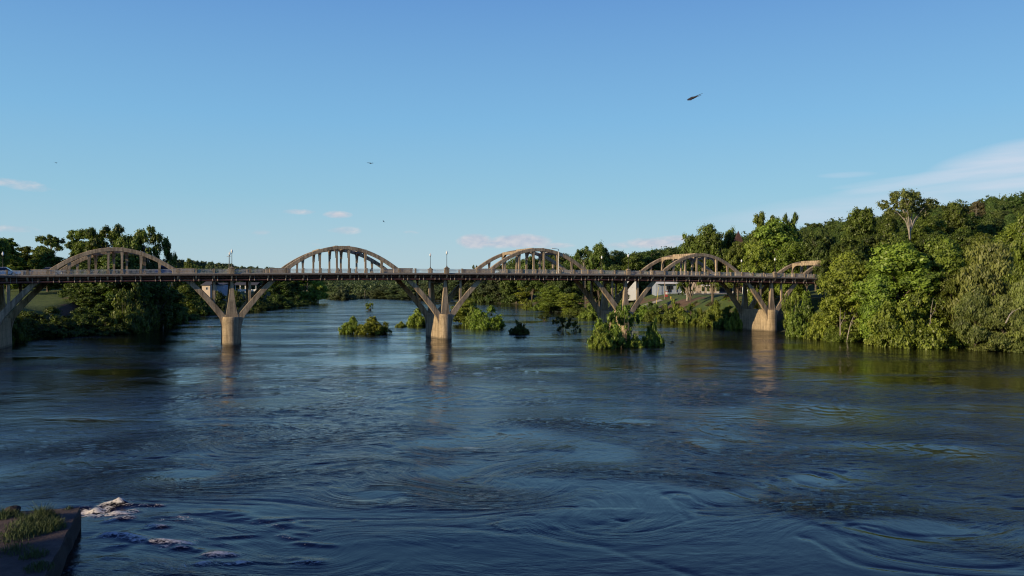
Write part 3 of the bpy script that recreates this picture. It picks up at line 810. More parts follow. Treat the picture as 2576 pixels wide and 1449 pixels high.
# sycamores
tree('round',1945,560,222,126,'big bright sycamore between the fourth and fifth arches','tree',None,0,name='sycamore')
tree('sparse',1925,536,226,76,'pale airy crown rising out of the big bright sycamore','tree',None,1,'oak','barkpale',name='sycamore')
tree('sparse',1985,538,224,54,'upright right-hand crown behind the big bright sycamore','tree',None,0,'oak','barkpale',name='sycamore')
tree('round',1905,610,214,70,'lower left shoulder tree of the big bright sycamore','tree',None,1,name='sycamore')
tree('round',1990,610,212,80,'lower right shoulder tree of the big bright sycamore','tree',None,2,name='sycamore')
# --- right bank, middle layer
mid=[('oak',2070,590,205,90,1,'dark'),('oak',2120,600,190,110,2,None),('oak',2030,600,240,60,1,'dark'),('oak',2098,650,206,70,0,None),('round',2170,528,235,80,1,'oak'),('oak',2240,552,228,84,0,None),
     ('oak',2205,590,196,110,1,None),('oak',2270,590,205,96,2,None),('round',2338,545,240,90,0,'oak'),('oak',2395,512,250,90,1,None),('oak',2340,590,205,100,0,'dark'),
     ('oak',2410,580,210,96,2,None),('oak',2440,540,265,86,1,'dark'),('oak',2470,590,200,90,0,None),('oak',2520,600,215,100,1,'dark'),('round',2560,560,190,100,2,None)]
ml=['dark oak-like tree directly above the fifth arch','broad green tree above the right end of the fifth arch','shadowy tree right of the big sycamore','low dark tree behind the hidden end of the bridge','bright rounded tree left of the tall pale-limbed tree','dense tree at the left foot of the tall pale-limbed tree',
    'wide green tree below the bright rounded one','dense tree right under the trunk of the tall pale-limbed tree','bushy tree right of the tall pale-limbed trunk','tree with arching limbs on the right skyline','shadowy tree behind the central waterside tree',
    'green tree over the third waterside tree','dark tree below the brown hillside patch','green tree above the grey-green willow','shadowy tree at the upper right behind the willow','bright tree at the right edge above the waterline trees']
for (k,px,tp,D,w,v,lf),lb in zip(mid,ml): tree(k,px,tp,D,w,lb,'tree',None,v,lf,name='bank_tree')
# --- right bank, standing in the flood
front=[('round',2140,646,158,116,0,None,'large bright tree at the waterline, leftmost of the big three'),
 ('bush',2026,744,168,96,1,None,'dark green thicket at the waterline beside the last visible pier'),
 ('twig',1990,738,176,62,1,'syc','thin leafy tree leaning against the last visible pier'),
 ('bush',2060,790,162,80,2,None,'low bushes under the leftmost big waterline tree'),
 ('bush',2120,812,156,80,0,None,'low skirt of leaves at the foot of the white-trunked trees'),
 ('round',2264,618,150,178,1,None,'central and widest bright tree at the waterline'),
 ('round',2215,690,149,90,2,None,'lower left part of the central waterline trees'),
 ('bush',2290,740,143,165,0,None,'low bright tree in front of the central waterline tree'),
 ('bush',2240,810,145,100,1,None,'low leaves touching the water under the central tree'),
 ('bush',2340,806,142,110,0,None,'low leaves touching the water right of the central tree'),
 ('round',2375,600,152,120,2,None,'bright rounded tree right of the central waterline tree'),
 ('round',2395,690,144,90,1,'oak','shadowed tree in the gap left of the willow'),
 ('bush',2418,812,141,60,2,'oak','dark low bush in the gap left of the willow'),
 ('willow',2490,618,138,150,0,None,'grey-green willow-like tree at the waterline'),
 ('willow',2455,730,135,90,1,None,'drooping lower left boughs of the grey-green willow'),
 ('willow',2530,745,133,100,0,None,'drooping lower right boughs of the grey-green willow'),
 ('willow',2578,700,131,90,1,None,'olive willow cut by the right edge of the picture'),
 ('round',2585,540,150,90,0,'syc','tall bright tree cut by the right edge of the picture'),
 ('bush',2500,835,134,90,2,'wil','low willow fronds trailing in the water'),
 ('bush',2570,840,131,70,1,'wil','low willow fronds at the right edge of the water')]
for k,px,tp,D,w,v,lf,lb in front: tree(k,px,tp,D,w,lb,'shrub' if k in('bush','twig') else 'tree',-.4,v,lf,name='waterside_shrub' if k in('bush','twig') else 'waterside_tree')
# --- left bank behind and under the first arch
left=[('tall',20,602,215,64,0,None,'dark column-shaped tree at the left edge of the picture'),
 ('oak',-20,600,205,80,1,None,'dark tree just beyond the left edge'),
 ('tall',62,622,225,60,1,None,'lower dark tree second from the left edge'),
 ('sparse',130,592,225,74,1,'oak','thin-topped tree left of the first arch'),
 ('oak',120,628,215,80,0,None,'rounded dark tree left of the first arch'),
 ('tall',195,582,215,56,1,None,'dense upright tree over the left shoulder of the first arch'),
 ('sparse',268,568,205,110,0,'oak','tall open tree with reaching limbs above the first arch'),
 ('sparse',240,575,210,90,1,'oak','second open crown left of the tallest tree above the first arch'),
 ('oak',340,598,200,110,2,None,'dense dark tree above the right half of the first arch'),
 ('sparse',372,572,200,86,1,'oak','open leafy top above the right half of the first arch'),
 ('sparse',410,610,202,60,0,'oak','outermost limbs reaching right past the first arch'),
 ('round',300,640,195,130,1,'dark','shadowy tree behind the hangers of the first arch'),
 ('round',230,650,200,110,2,'dark','shadowy tree behind the left hangers of the first arch'),
 ('round',160,655,215,90,0,'dark','shadowy tree low behind the left foot of the first arch'),
 ('round',50,655,225,90,2,'dark','shadowy tree behind the railing at the far left'),
 ('round',395,655,200,70,0,'dark','shadowy tree behind the right hangers of the first arch')]
for k,px,tp,D,w,v,lf,lb in left: tree(k,px,tp,D,w,lb,'tree',None,v,lf,name='bank_tree')
under=[('bush',312,735,181,100,0,'oak','lit green tree overhanging the water under the first arch'),
 ('bush',350,722,192,90,1,'oak','lit shrub higher on the bank under the first arch'),
 ('round',250,712,196,100,1,'dark','dark tree on the bank below the middle of the first arch'),
 ('bush',210,775,182,110,2,'dark','dark shrub below the grass slope'),
 ('bush',110,775,172,130,0,'dark','dark shrub beside the left edge leg'),
 ('bush',8,775,150,90,2,'dark','dark bush hiding the foot of the pier at the left edge'),
 ('bush',150,800,170,120,1,'dark','dark shrub at the waterline right of the left edge pier'),
 ('bush',60,800,164,110,2,'dark','dark shrub at the waterline by the left edge pier'),
 ('bush',255,800,176,110,0,'dark','dark shrub drooping to the water left of the lit green tree'),
 ('round',400,712,215,90,0,'dark','dark tree left of the first whole pier'),
 ('bush',425,735,225,80,1,'oak','olive shrub on the bank left of the first whole pier'),
 ('bush',380,765,204,90,2,'dark','dark waterline shrub left of the first whole pier'),
 ('bush',450,765,250,80,0,'dark','dark waterline shrub behind the left leg of the first whole pier'),
 ('round',468,718,262,60,2,'oak','greenish tree beside the left leg of the first whole pier'),
 ('bush',500,734,285,80,1,'dark','bank shrub below the small house'),
 ('bush',545,735,300,80,2,'dark','bank shrub right below the house roof'),
 ('bush',600,734,322,80,0,'dark','bank shrub behind the flared pylon of the first whole pier'),
 ('bush',650,735,340,80,1,'dark','bank shrub below the picnic shelter'),
 ('bush',700,742,372,70,2,'dark','bank shrub at the middle of the dark spit'),
 ('bush',742,744,405,60,0,'dark','bank shrub near the end of the dark spit'),
 ('bush',775,750,440,40,1,'dark','last low shrub at the tip of the dark spit'),
 ('round',705,690,420,60,1,'dark','shadowy trees behind the right leg of the first whole pier'),
 ('round',735,700,440,50,2,'dark','shadowy tree left of the drooping tree on the spit'),
 ('willow',770,690,455,56,0,'syc','drooping green tree on the tip of the spit'),
 ('willow',800,702,462,40,1,'syc','darker drooping half of the tree on the tip of the spit')]
for k,px,tp,D,w,v,lf,lb in under:
    X=(px-1288)*D/2108; z=hz(X,D)
    tree(k,px,tp,D,w,lb,'shrub' if k=='bush' else 'tree',min(z,CAMZ-(tp-713)*D/2108-2.5),v,lf,name='bank_shrub' if k=='bush' else 'bank_tree')
# trees farther left on the bank (they throw the long shadows over pier and bank)
for i,(x,y,h) in enumerate([(-76,-11,23),(-70,-15,22),(-92,-16,17),(-106,124,16),(-72,-24,22),(-108,96,15),(-118,112,17),(-122,84,15),(-104,70,13),(-134,130,22),(-140,104,23),(-150,150,15),(-112,128,14)]):
    tree(('oak','round','tall')[i%3],0,0,y,0,'bank tree standing left of the picture on the shaded shore','tree',None,i%2,None,group='shade trees on the left shore',name='shade_tree',X=x,h=h)
# --- far wooded skyline on the left (low hill)
for i in range(26):
    px=438+i*9.6+rng.uniform(-4,4); tp=655+(px-438)*.085+rng.uniform(-4,4); D=rng.uniform(430,500)
    tree(('round','oak','tall')[i%3],px,tp,D,rng.uniform(22,34),'tree in the low wooded skyline left of the second arch','tree',None,i%2,'far',group='low wooded skyline between the first two arches',name='skyline_tree')
tree('oak',472,652,400,26,'flat-topped pine rising over the low skyline right of the first arch','tree',None,2,'oak',name='skyline_tree')
# --- right bank slope shrubs below the lawn
slope=[(1455,765,290,60),(1490,762,262,60),(1520,770,262,60),(1555,772,258,64),(1590,768,255,64),(1622,764,250,60),(1652,772,240,56),(1685,764,236,60),(1716,770,228,54),(1742,764,226,52),(1770,774,216,54),(1800,768,212,54),(1828,772,204,54),(1852,768,200,46),(1870,760,203,50),(1640,756,262,46),(1700,752,250,40),(1800,752,232,40),(1600,752,270,44)]
for i,(px,tp,D,w) in enumerate(slope):
    tree('bush',px,tp+5,D-3,w*1.02,'green shrub on the bank slope below the riverside lawn','shrub',hz((px-1288)*(D-3)/2108,D-3)-.8,i%3,'oak' if i%3==0 else 'syc',group='shrubs along the slope below the lawn',name='slope_shrub')
for i in range(110):
    px=rng.uniform(1600,1875); D=rng.uniform(214,268) if px<1760 else rng.uniform(205,250)
    X=(px-1288)*D/2108; z=hz(X,D)
    if z<1. or z>7.0: continue
    tree('bush',0,0,D,0,'low scrub clump on the rough riverside slope','shrub',z-.5,i%3,('oak','brown','syc')[i%3],group='scrub clumps on the rough riverside slope',name='scrub',X=X,h=rng.uniform(.6,1.5))
# --- tall pale-limbed tree standing over the hill
def bare_tree():
    # crown density is high enough to read against the sky
    X,Y,_=W(2290,600,222); zb=hz(X,Y); H=CAMZ-(472-713)*222/2108-zb; Wd2=72*222/2108
    R=empty('tall_bare_tree',(X,Y,zb)); rs=np.random.RandomState(5); m=MB(); lob=[]
    m.tube([(0,0,-.5),(.2,0,H*.3),(-.1,.1,H*.5),(-.3,0,H*.58)],[.36,.31,.27,.24],9)
    for i in range(15):
        a=-1+2*(i+.5)/15; x=a*Wd2*rs.uniform(.8,1.); y=rs.uniform(-.6,.6)*Wd2; z=H*(.97-.10*abs(a)**1.5-rs.uniform(0,.12))
        zb2=H*rs.uniform(.5,.6); p1=(x*.22,y*.2,zb2+(z-zb2)*.38); p2=(x*.6,y*.6,zb2+(z-zb2)*.72)
        m.tube([(-.2+x*.01,0,zb2-.6),p1,p2,(x,y,z)],[.15,.11,.07,.02],6)
        lob.append((x,y,z,rs.uniform(1.0,1.6)))
        for q in range(3):
            xx=x*.8+rs.uniform(-1.6,1.6); yy=y*.7+rs.uniform(-1.4,1.4); zz=z-rs.uniform(.3,3.6); m.tube([p2,((p2[0]+xx)/2,(p2[1]+yy)/2,(p2[2]+zz)/2+.3),(xx,yy,zz)],[.08,.05,.02],5); lob.append((xx,yy,zz,rs.uniform(.7,1.2)))
    m.build('trunk',M['barkpale'],R,True)
    V,F,SH=foliage(lob,14000,.34,77,subs=9,spread=.42)
    link(bpy.data.objects.new('crown',mesh_np('crown',V,F,L['wil'],False,None,{'shade':SH})),R)
    tag(R,'tallest tree, pale forked limbs and a thin flat crown standing above the hill','tree')
bare_tree()
# pale trunks seen through the waterside trees
def snag(px,top,bot,D,r,label,lean=0):
    x,y,z1=W(px,top,D); z0=CAMZ-(bot-713)*D/2108
    R=empty('bare_trunk',(x,y,z0)); h=z1-z0; m=MB()
    m.tube([(0,0,-.8),(lean*.3,0,h*.35),(lean*.6,.1,h*.7),(lean,0,h)],[r,r*.85,r*.6,r*.25],7)
    m.tube([(lean*.4,0,h*.5),(lean*.4+h*.12,.1,h*.72),(lean*.4+h*.15,.1,h*.9)],[r*.5,r*.3,r*.12],5)
    m.build('trunk',M['barkpale'],R,True); tag(R,label,'tree trunk')
snag(2114,775,862,154,.12,'white bare trunk standing in the water left of its leaning neighbour')
snag(2128,790,862,153,.10,'leaning white trunk beside the straighter white trunk in the water',1.6)
snag(2336,750,850,141,.08,'thin pale forked trunk showing in the bright trees right of centre',.8)
snag(2530,775,800,129,.10,'short broken pale trunk leaning out by the right edge',2.2)
snag(1729,706,750,262,.34,'stout white trunk at the top of the grassy bank before the shops')
# --- wooded hill on the right
SKX=[1430,1600,1722,1880,2012,2129,2300,2425,2576,2760]; SKY=[638,626,616,596,562,548,524,496,480,460]
def allowed(x,y):
    px=1288+x*2108/y
    return CAMZ+(713-np.interp(px,SKX,SKY))*y/2108
hrs=np.random.RandomState(21); cnt=0
hill=[]
for i in range(2600):
    x=hrs.uniform(20,330); y=hrs.uniform(255,470)
    if river_sd(np.array([x]),np.array([y]))[0]<14: continue
    px=1288+x*2108/y
    if px>2640: continue
    if 1530<px<1960 and y<345: continue
    if y<285 and px<2040: continue
    if any((x-a)**2+(y-b)**2<49 for a,b in hill): continue
    hill.append((x,y))
hill.sort(key=lambda p:p[1])
hk=['oak','round','oak']
for i,(x,y) in enumerate(hill[:230]):
    px=1288+x*2108/y; br=(2370<px<2480 and 330<y<420)
    tree(hk[i%3],0,0,y,0,'dry brown-leaved tree on the right hillside' if br else 'leafy tree on the wooded right hillside','tree',None,i%2,'brown' if br else 'hill',
        group='brown trees on the hillside' if br else 'trees covering the right hillside',name='hillside_tree',X=x,h=max(5.5,min(hrs.uniform(9.5,13.5),allowed(x,y)-hz(x,y)+hrs.uniform(-1,.6))))
# forests that read as one mass
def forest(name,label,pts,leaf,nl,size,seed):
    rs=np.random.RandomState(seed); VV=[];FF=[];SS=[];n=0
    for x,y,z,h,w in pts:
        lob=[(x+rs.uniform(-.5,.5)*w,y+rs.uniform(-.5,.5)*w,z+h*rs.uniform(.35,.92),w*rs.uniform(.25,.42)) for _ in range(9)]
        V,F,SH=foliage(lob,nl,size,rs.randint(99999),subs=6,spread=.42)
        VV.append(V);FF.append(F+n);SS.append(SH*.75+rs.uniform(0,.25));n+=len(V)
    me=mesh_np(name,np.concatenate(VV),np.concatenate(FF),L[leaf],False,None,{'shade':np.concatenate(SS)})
    tag(link(bpy.data.objects.new(name,me)),label,'forest',kind='stuff')
pts=[]
for (x,y) in hill[230:]: pts.append((x,y,hz(x,y)-1,min(hrs.uniform(10,14),allowed(x,y)-hz(x,y)+1.5),hrs.uniform(8,11)))
for i in range(520):
    y=hrs.uniform(465,760); x=hrs.uniform(-10,480)
    if river_sd(np.array([x]),np.array([y]))[0]<6: continue
    h=hrs.uniform(10,14)
    if 1288+x*2108/y>1400: h=min(h,allowed(x,y)-hz(x,y)+hrs.uniform(0,1.5))
    if h>4: pts.append((x,y,hz(x,y)-1,h,hrs.uniform(9,12)))
forest('hill_forest','unbroken distant forest over the crest of the right hill',pts,'hill',420,1.0,4)
pts=[]
for i in range(420):
    y=hrs.uniform(640,1000); x=hrs.uniform(-420,60)
    d=river_sd(np.array([x]),np.array([y]))[0]
    if d<2: continue
    pts.append((x,y,hz(x,y)-1,hrs.uniform(8,11),hrs.uniform(9,13)))
for i in range(160):
    y=hrs.uniform(560,640); x=hrs.uniform(-100,20)
    if river_sd(np.array([x]),np.array([y]))[0]<2: continue
    pts.append((x,y,hz(x,y)-1,hrs.uniform(8,11),hrs.uniform(8,11)))
for i in range(220):
    y=hrs.uniform(645,800); x=(hrs.uniform(810,1100)-1288)/2108*y
    if river_sd(np.array([x]),np.array([y]))[0]<0: continue
    pts.append((x,y,hz(x,y)-1.5,hrs.uniform(8.5,11),hrs.uniform(9,13)))
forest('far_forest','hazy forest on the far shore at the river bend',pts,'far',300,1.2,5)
pts=[]
for i in range(420):
    y=hrs.uniform(330,560); x=-rng.uniform(.36,.72)*y
    if river_sd(np.array([x]),np.array([y]))[0]<40: continue
    pts.append((x,y,hz(x,y)-1,hrs.uniform(10,14),hrs.uniform(8,11)))
forest('left_forest','dark woods behind the left bank',pts,'hill',360,.9,6)
# --- buildings
def windows(R,specs,mat='glassd'):
    for x0,x1,z0,z1,y in specs:
        f=MB().box(x0-.08,x1+.08,y-.06,y+.02,z0-.08,z1+.08).build('window',M['white'],R)
        MB().box(x0,x1,y-.09,y-.063,z0,z1).build('pane',M[mat],f)
def block(name,label,px0,px1,D,ybase,h,depth,wall,cat='building',rz=0.,zoff=0):
    x0=(px0-1288)*D/2108; x1=(px1-1288)*D/2108; z=CAMZ-(ybase-713)*D/2108
    R=empty(name,(x0,D,z+zoff),rz); tag(R,label,cat); w=x1-x0
    MB().box(0,w,0,depth,-3,h).build('wall',M[wall],R)
    return R,w
R,w=block('white_building','plain white building left of the blue-grey one, half behind the pier',1557,1606,305,735,4.2,9,'white')
MB().box(-.3,w+.3,-.3,9.3,4.2,4.45).build('roof',M['rooflt'],R); MB().box(w*.3,w*.3+1.2,-.05,-.002,0,2.2).build('door',M['tan'],R)
R,w=block('blue_shop','blue-grey building with a pale awning and small peaked front under the fourth arch',1650,1720,300,735,4.3,10,'bluegrey')
MB().hexa([(-.4,-1.3,2.95),(w+.1,-1.3,2.95),(w+.1,-.003,3.35),(-.4,-.003,3.35)],[(-.4,-1.3,3.1),(w+.1,-1.3,3.1),(w+.1,-.003,3.75),(-.4,-.003,3.75)]).build('awning',M['rooflt'],R)
m=MB(); m.loft([[(w*.40,y,4.3),(w*.66,y,4.3),(w*.53,y,5.3)] for y in (-.2,10)]); m.build('gable',M['white'],R)
MB().box(0,w,-.1,10.1,4.302,4.42).build('roof',M['rooflt'],R)
windows(R,[(w*.37,w*.62,.9,2.4,0)])
for q in (.42,.5,.72): MB().box(w*q,w*q+.5,-.16,-.1,0,2.1).build('door',M['glassd'],R)
for q in (.02,.3,.7,.95): MB().box(w*q,w*q+.12,-1.25,-1.13,-.2,2.9).build('post',M['rooflt'],R)
R,w=block('beige_shop','beige shop with a white awning, dark windows and a planted terrace under the fourth arch',1724,1802,300,737,5.2,12,'beige')
MB().box(w*.0,w*.2,-.1,-.003,2.7,3.3).build('trim',M['tan'],R); MB().box(-.1,w+.1,-.12,12.1,5.202,5.4).build('roof',M['tan'],R)
MB().hexa([(w*.5,-1.4,2.5),(w*.98,-1.4,2.5),(w*.98,-.003,2.9),(w*.5,-.003,2.9)],[(w*.5,-1.4,2.6),(w*.98,-1.4,2.6),(w*.98,-.003,3.2),(w*.5,-.003,3.2)]).build('awning',M['white'],R)
windows(R,[(w*.52,w*.62,.5,2.2,0),(w*.68,w*.76,.5,2.2,0),(w*.84,w*.93,.5,2.2,0)])
R,w=block('long_store','long pale storefront with a white canopy behind the right leg of the fourth arch',1804,1880,306,737,4.6,12,'tan')
MB().box(-.2,w+.2,-1.6,-.003,3.1,3.75).build('awning',M['white'],R); MB().box(-.1,w+.1,-.1,12.1,4.602,4.8).build('roof',M['rooflt'],R)
windows(R,[(w*.08,w*.28,.4,2.5,0),(w*.36,w*.5,.4,2.5,0),(w*.62,w*.9,.4,2.5,0)])
for q in (.02,.33,.66,.98): MB().box(w*q-.08,w*q+.08,-1.55,-1.39,-.4,3.1).build('post',M['wood'],R)
R,w=block('white_warehouse','bright white blank-walled building between the legs of the last visible pier',1898,1975,262,748,5.2,14,'white')
MB().box(-.15,w+.15,-.15,14.15,5.202,5.45).build('roof',M['rooflt'],R); MB().box(w*.1,w*.1+1,-.05,-.002,0,2.1).build('door',M['tan'],R)
R,w=block('tan_house','small beige house with a dark roof on the left bank',508,532,335,735,2.9,6,'beige',rz=-.3)
m=MB(); m.loft([[(-.4,-.5,2.7),(w+.4,-.5,2.7),(w+.4,3,4.1),(-.4,3,4.1)],[(-.4,-.5,2.85),(w+.4,-.5,2.85),(w+.4,3,4.3),(-.4,3,4.3)]]); m.hexa([(-.4,3,4.1),(w+.4,3,4.1),(w+.4,6.5,2.7),(-.4,6.5,2.7)],[(-.4,3,4.3),(w+.4,3,4.3),(w+.4,6.5,2.85),(-.4,6.5,2.85)]); m.build('roof',M['roofdk'],R)
windows(R,[(w*.5,w*.72,1.0,2.,0)])
R,w=block('grey_house','small blue-grey shed-like house right of the beige house',536,562,338,735,3.0,6,'bluegrey')
MB().hexa([(-.4,-.6,2.9),(w+.4,-.6,2.9),(w+.4,6.5,3.7),(-.4,6.5,3.7)],[(-.4,-.6,3.05),(w+.4,-.6,3.05),(w+.4,6.5,3.85),(-.4,6.5,3.85)]).build('roof',M['roofdk'],R)
windows(R,[(w*.1,w*.3,.8,2.1,0)])
# picnic shelter
x0,y0,_=W(592,0,345); z0=CAMZ-(733-713)*345/2108; R=empty('picnic_shelter',(x0,y0,z0)); tag(R,'open picnic shelter with a pale roof behind the first whole pier','shelter')
w=52*345/2108
m=MB(); m.hexa([(-.6,-.6,2.6),(w+.6,-.6,2.6),(w+.6,3,3.6),(-.6,3,3.6)],[(-.6,-.6,2.75),(w+.6,-.6,2.75),(w+.6,3,3.75),(-.6,3,3.75)]); m.hexa([(-.6,3,3.6),(w+.6,3,3.6),(w+.6,6.6,2.6),(-.6,6.6,2.6)],[(-.6,3,3.75),(w+.6,3,3.75),(w+.6,6.6,2.75),(-.6,6.6,2.75)]); m.build('roof',M['roofdk'],R)
for q in range(5):
    for yy in (0,6): MB().box(w*q/4-.1,w*q/4+.1,yy-.1,yy+.1,-.6,2.65).build('post',M['white'],R)
MB().box(.5,w-.5,1.5,1.56,0,.9).build('balustrade',M['white'],R)
# steeple
R=empty('church_steeple',(*W(1857,0,246)[:2],8)); tag(R,'dark red-brown pointed steeple among the treetops behind the fourth arch','steeple')
zt=CAMZ-(580-713)*246/2108-8; zb=CAMZ-(613-713)*246/2108-8
MB().box(-.95,.95,-.95,.95,0,zb).build('tower',M['brick'],R)
MB().box(-1.2,1.2,-1.2,1.2,zb+.002,zb+.25).build('cornice',M['brick'],R)
MB().loft([[(-1.15*f,-1.15*f,z),(1.15*f,-1.15*f,z),(1.15*f,1.15*f,z),(-1.15*f,1.15*f,z)] for f,z in ((1,zb+.25),(.78,zb+1.3),(.02,zt))]).build('spire',M['redroof'],R)
# street things on the terrace
x,y,_=W(1688-16,0,283); z=hz(x,y)
def pole(px,D,top,label,r=.13,arm=False,lean=0,mat='wood'):
    x,y,zt=W(px,top,D); z=hz(x,y); R=empty('utility_pole',(x,y,z)); m=MB(); m.tube([(0,0,-.4),(lean,0,zt-z)],[r,r*.7],7); m.build('shaft',M[mat],R,True)
    if arm: MB().box(-1.1,1.1,-.06,.06,zt-z-1.1,zt-z-.95).build('crossarm',M[mat],R)
    tag(R,label,'pole')
pole(1472+0,286,690,'thin pole by the trees left of the third whole pier')
pole(1472+200,284,690,'wooden pole before the blue-grey shop',.16)
pole(1455+196,282,722,'short leaning yellowish guy post left of the wooden pole',.1,False,.8,'yellow')
pole(430+3,300,690,'thin pole on the left bank left of the beige house')
pole(535+0,330,708,'white post between the two small houses',.2,False,0,'white')
pole(576,420,640,'thin mast beside the twin lamps on the first whole pier',.12,True)
pole(2455-0,330,520,'pale pole standing on the right hillside skyline',.15,True)
pole(868+0,560,728,'left one of two thin posts standing in the far river',.16)
pole(918+0,560,728,'right one of two thin posts standing in the far river',.16)
x,y,_=W(1688,0,280); R=empty('fire_hydrant',(x,y,hz(x,y)-.05)); tag(R,'small yellow fire hydrant on the riverside lawn','hydrant')
m=MB(); m.lathe([(.2,0),(.2,.08),(.14,.1),(.14,.65),(.2,.68),(.17,.85),(.05,.98),(.06,1.05),(0,1.06)],10); m.build('barrel',M['yellow'],R,True)
m=MB(); m.tube([(-.26,0,.55),(.26,0,.55)],.075,8); m.build('outlet',M['yellow'],R)
x,y,_=W(1676,0,288); R=empty('vending_box',(x,y,hz(x,y))); tag(R,'upright faded red box beside the wooden pole','box')
MB().box(-.45,.45,-.4,.4,0,1.9).build('cabinet',M['red'],R,bevel=.05); MB().box(-.35,.35,-.43,-.402,.9,1.7).build('panel',M['white'],R)
def planter(px,D,label,kind='cone'):
    x,y,_=W(px,0,D); z=hz(x,y); R=empty('planter',(x,y,z)); tag(R,label,'planter','planters on the shop terrace')
    MB().loft([[(-.4*f,-.4*f,q),(.4*f,-.4*f,q),(.4*f,.4*f,q),(-.4*f,.4*f,q)] for f,q in ((.8,0),(1,.75))]).build('pot',M['terracotta'],R)
    lob=[(0,0,.9+i*.28,.42*(1-i/9)) for i in range(8)] if kind=='cone' else [(0,0,1.1,.5)]
    V,F,SH=foliage(lob,700,.16,int(px),subs=8); link(bpy.data.objects.new('plant',mesh_np('plant',V,F,L['oak'],False,None,{'shade':SH})),R)
for px,lb in ((1746,'white planter with a cone-shaped bush before the beige shop windows'),(1768,'second white planter from the left on the shop terrace'),(1782,'white planter with a cone-shaped bush just left of the stout white trunk'),(1737,'low planter at the left end of the shop terrace'),(1806,'planter with a cone-shaped bush right of the stout white trunk'),(1846,'planter before the long storefront')):
    planter(px,290,lb,'round' if px==1737 else 'cone')
for i,px in enumerate((1728,1733,1741,1752,1757,1763,1774,1790)):
    x,y,_=W(px,0,286); R=empty('terrace_chair',(x,y,hz(x,y)),i*1.3); tag(R,'chair on the shop terrace','chair','chairs on the shop terrace')
    MB().box(-.25,.25,-.25,.25,.42,.48).build('seat',M['wood'],R); MB().box(-.25,.25,.2,.25,.482,.95).build('backrest',M['wood'],R)
    for a in (-.21,.21):
        for b in (-.21,.17): MB().box(a-.025,a+.025,b-.025,b+.025,0,.418).build('leg',M['iron'],R)
# motorcycle beside the blue-grey shop
x,y,_=W(1712,0,284); R=empty('motorcycle',(x,y,hz(x,y)),.3); tag(R,'white motorcycle parked between the blue-grey and the beige shop','motorcycle')
for wx in (-.75,.75):
    m=MB(); m.tube([(wx,-.06,.33),(wx,.06,.33)],.33,14); m.build('wheel',M['rubber'],R)
m=MB(); m.tube([(-.7,0,.4),(-.2,0,.5),(.35,0,.6),(.55,0,.95)],[.06,.14,.12,.05],6); m.build('frame',M['iron'],R)
m=MB(); m.tube([(-.15,0,.8),(.1,0,.9),(.4,0,.86)],[.1,.19,.1],8); m.build('tank',M['carwhite'],R,True)
MB().box(-.75,-.12,-.15,.15,.72,.82).build('seat',M['rubber'],R)
MB().hexa([(.42,-.22,.7),(.75,-.18,.75),(.75,.18,.75),(.42,.22,.7)],[(.36,-.2,1.3),(.5,-.16,1.3),(.5,.16,1.3),(.36,.2,1.3)]).build('windshield',M['carwhite'],R)
m=MB(); m.tube([(.42,-.38,1.02),(.5,0,1.0),(.42,.38,1.02)],.025,5); m.build('handlebar',M['iron'],R)
# lane along the top of the lawn
m=MB()
la=[W(px,0,D)[:2] for px,D in ((1600,287),(1660,284),(1730,282),(1800,284),(1890,288))]
rows=[]
for (x,y) in la:
    rows.append([(x,y-1.,hz(x,y-1.)+.12),(x,y+3.5,hz(x,y+3.5)+.12)])
m.loft(rows,False,False); tag(m.build('path',M['sidewalk']),kind='structure')

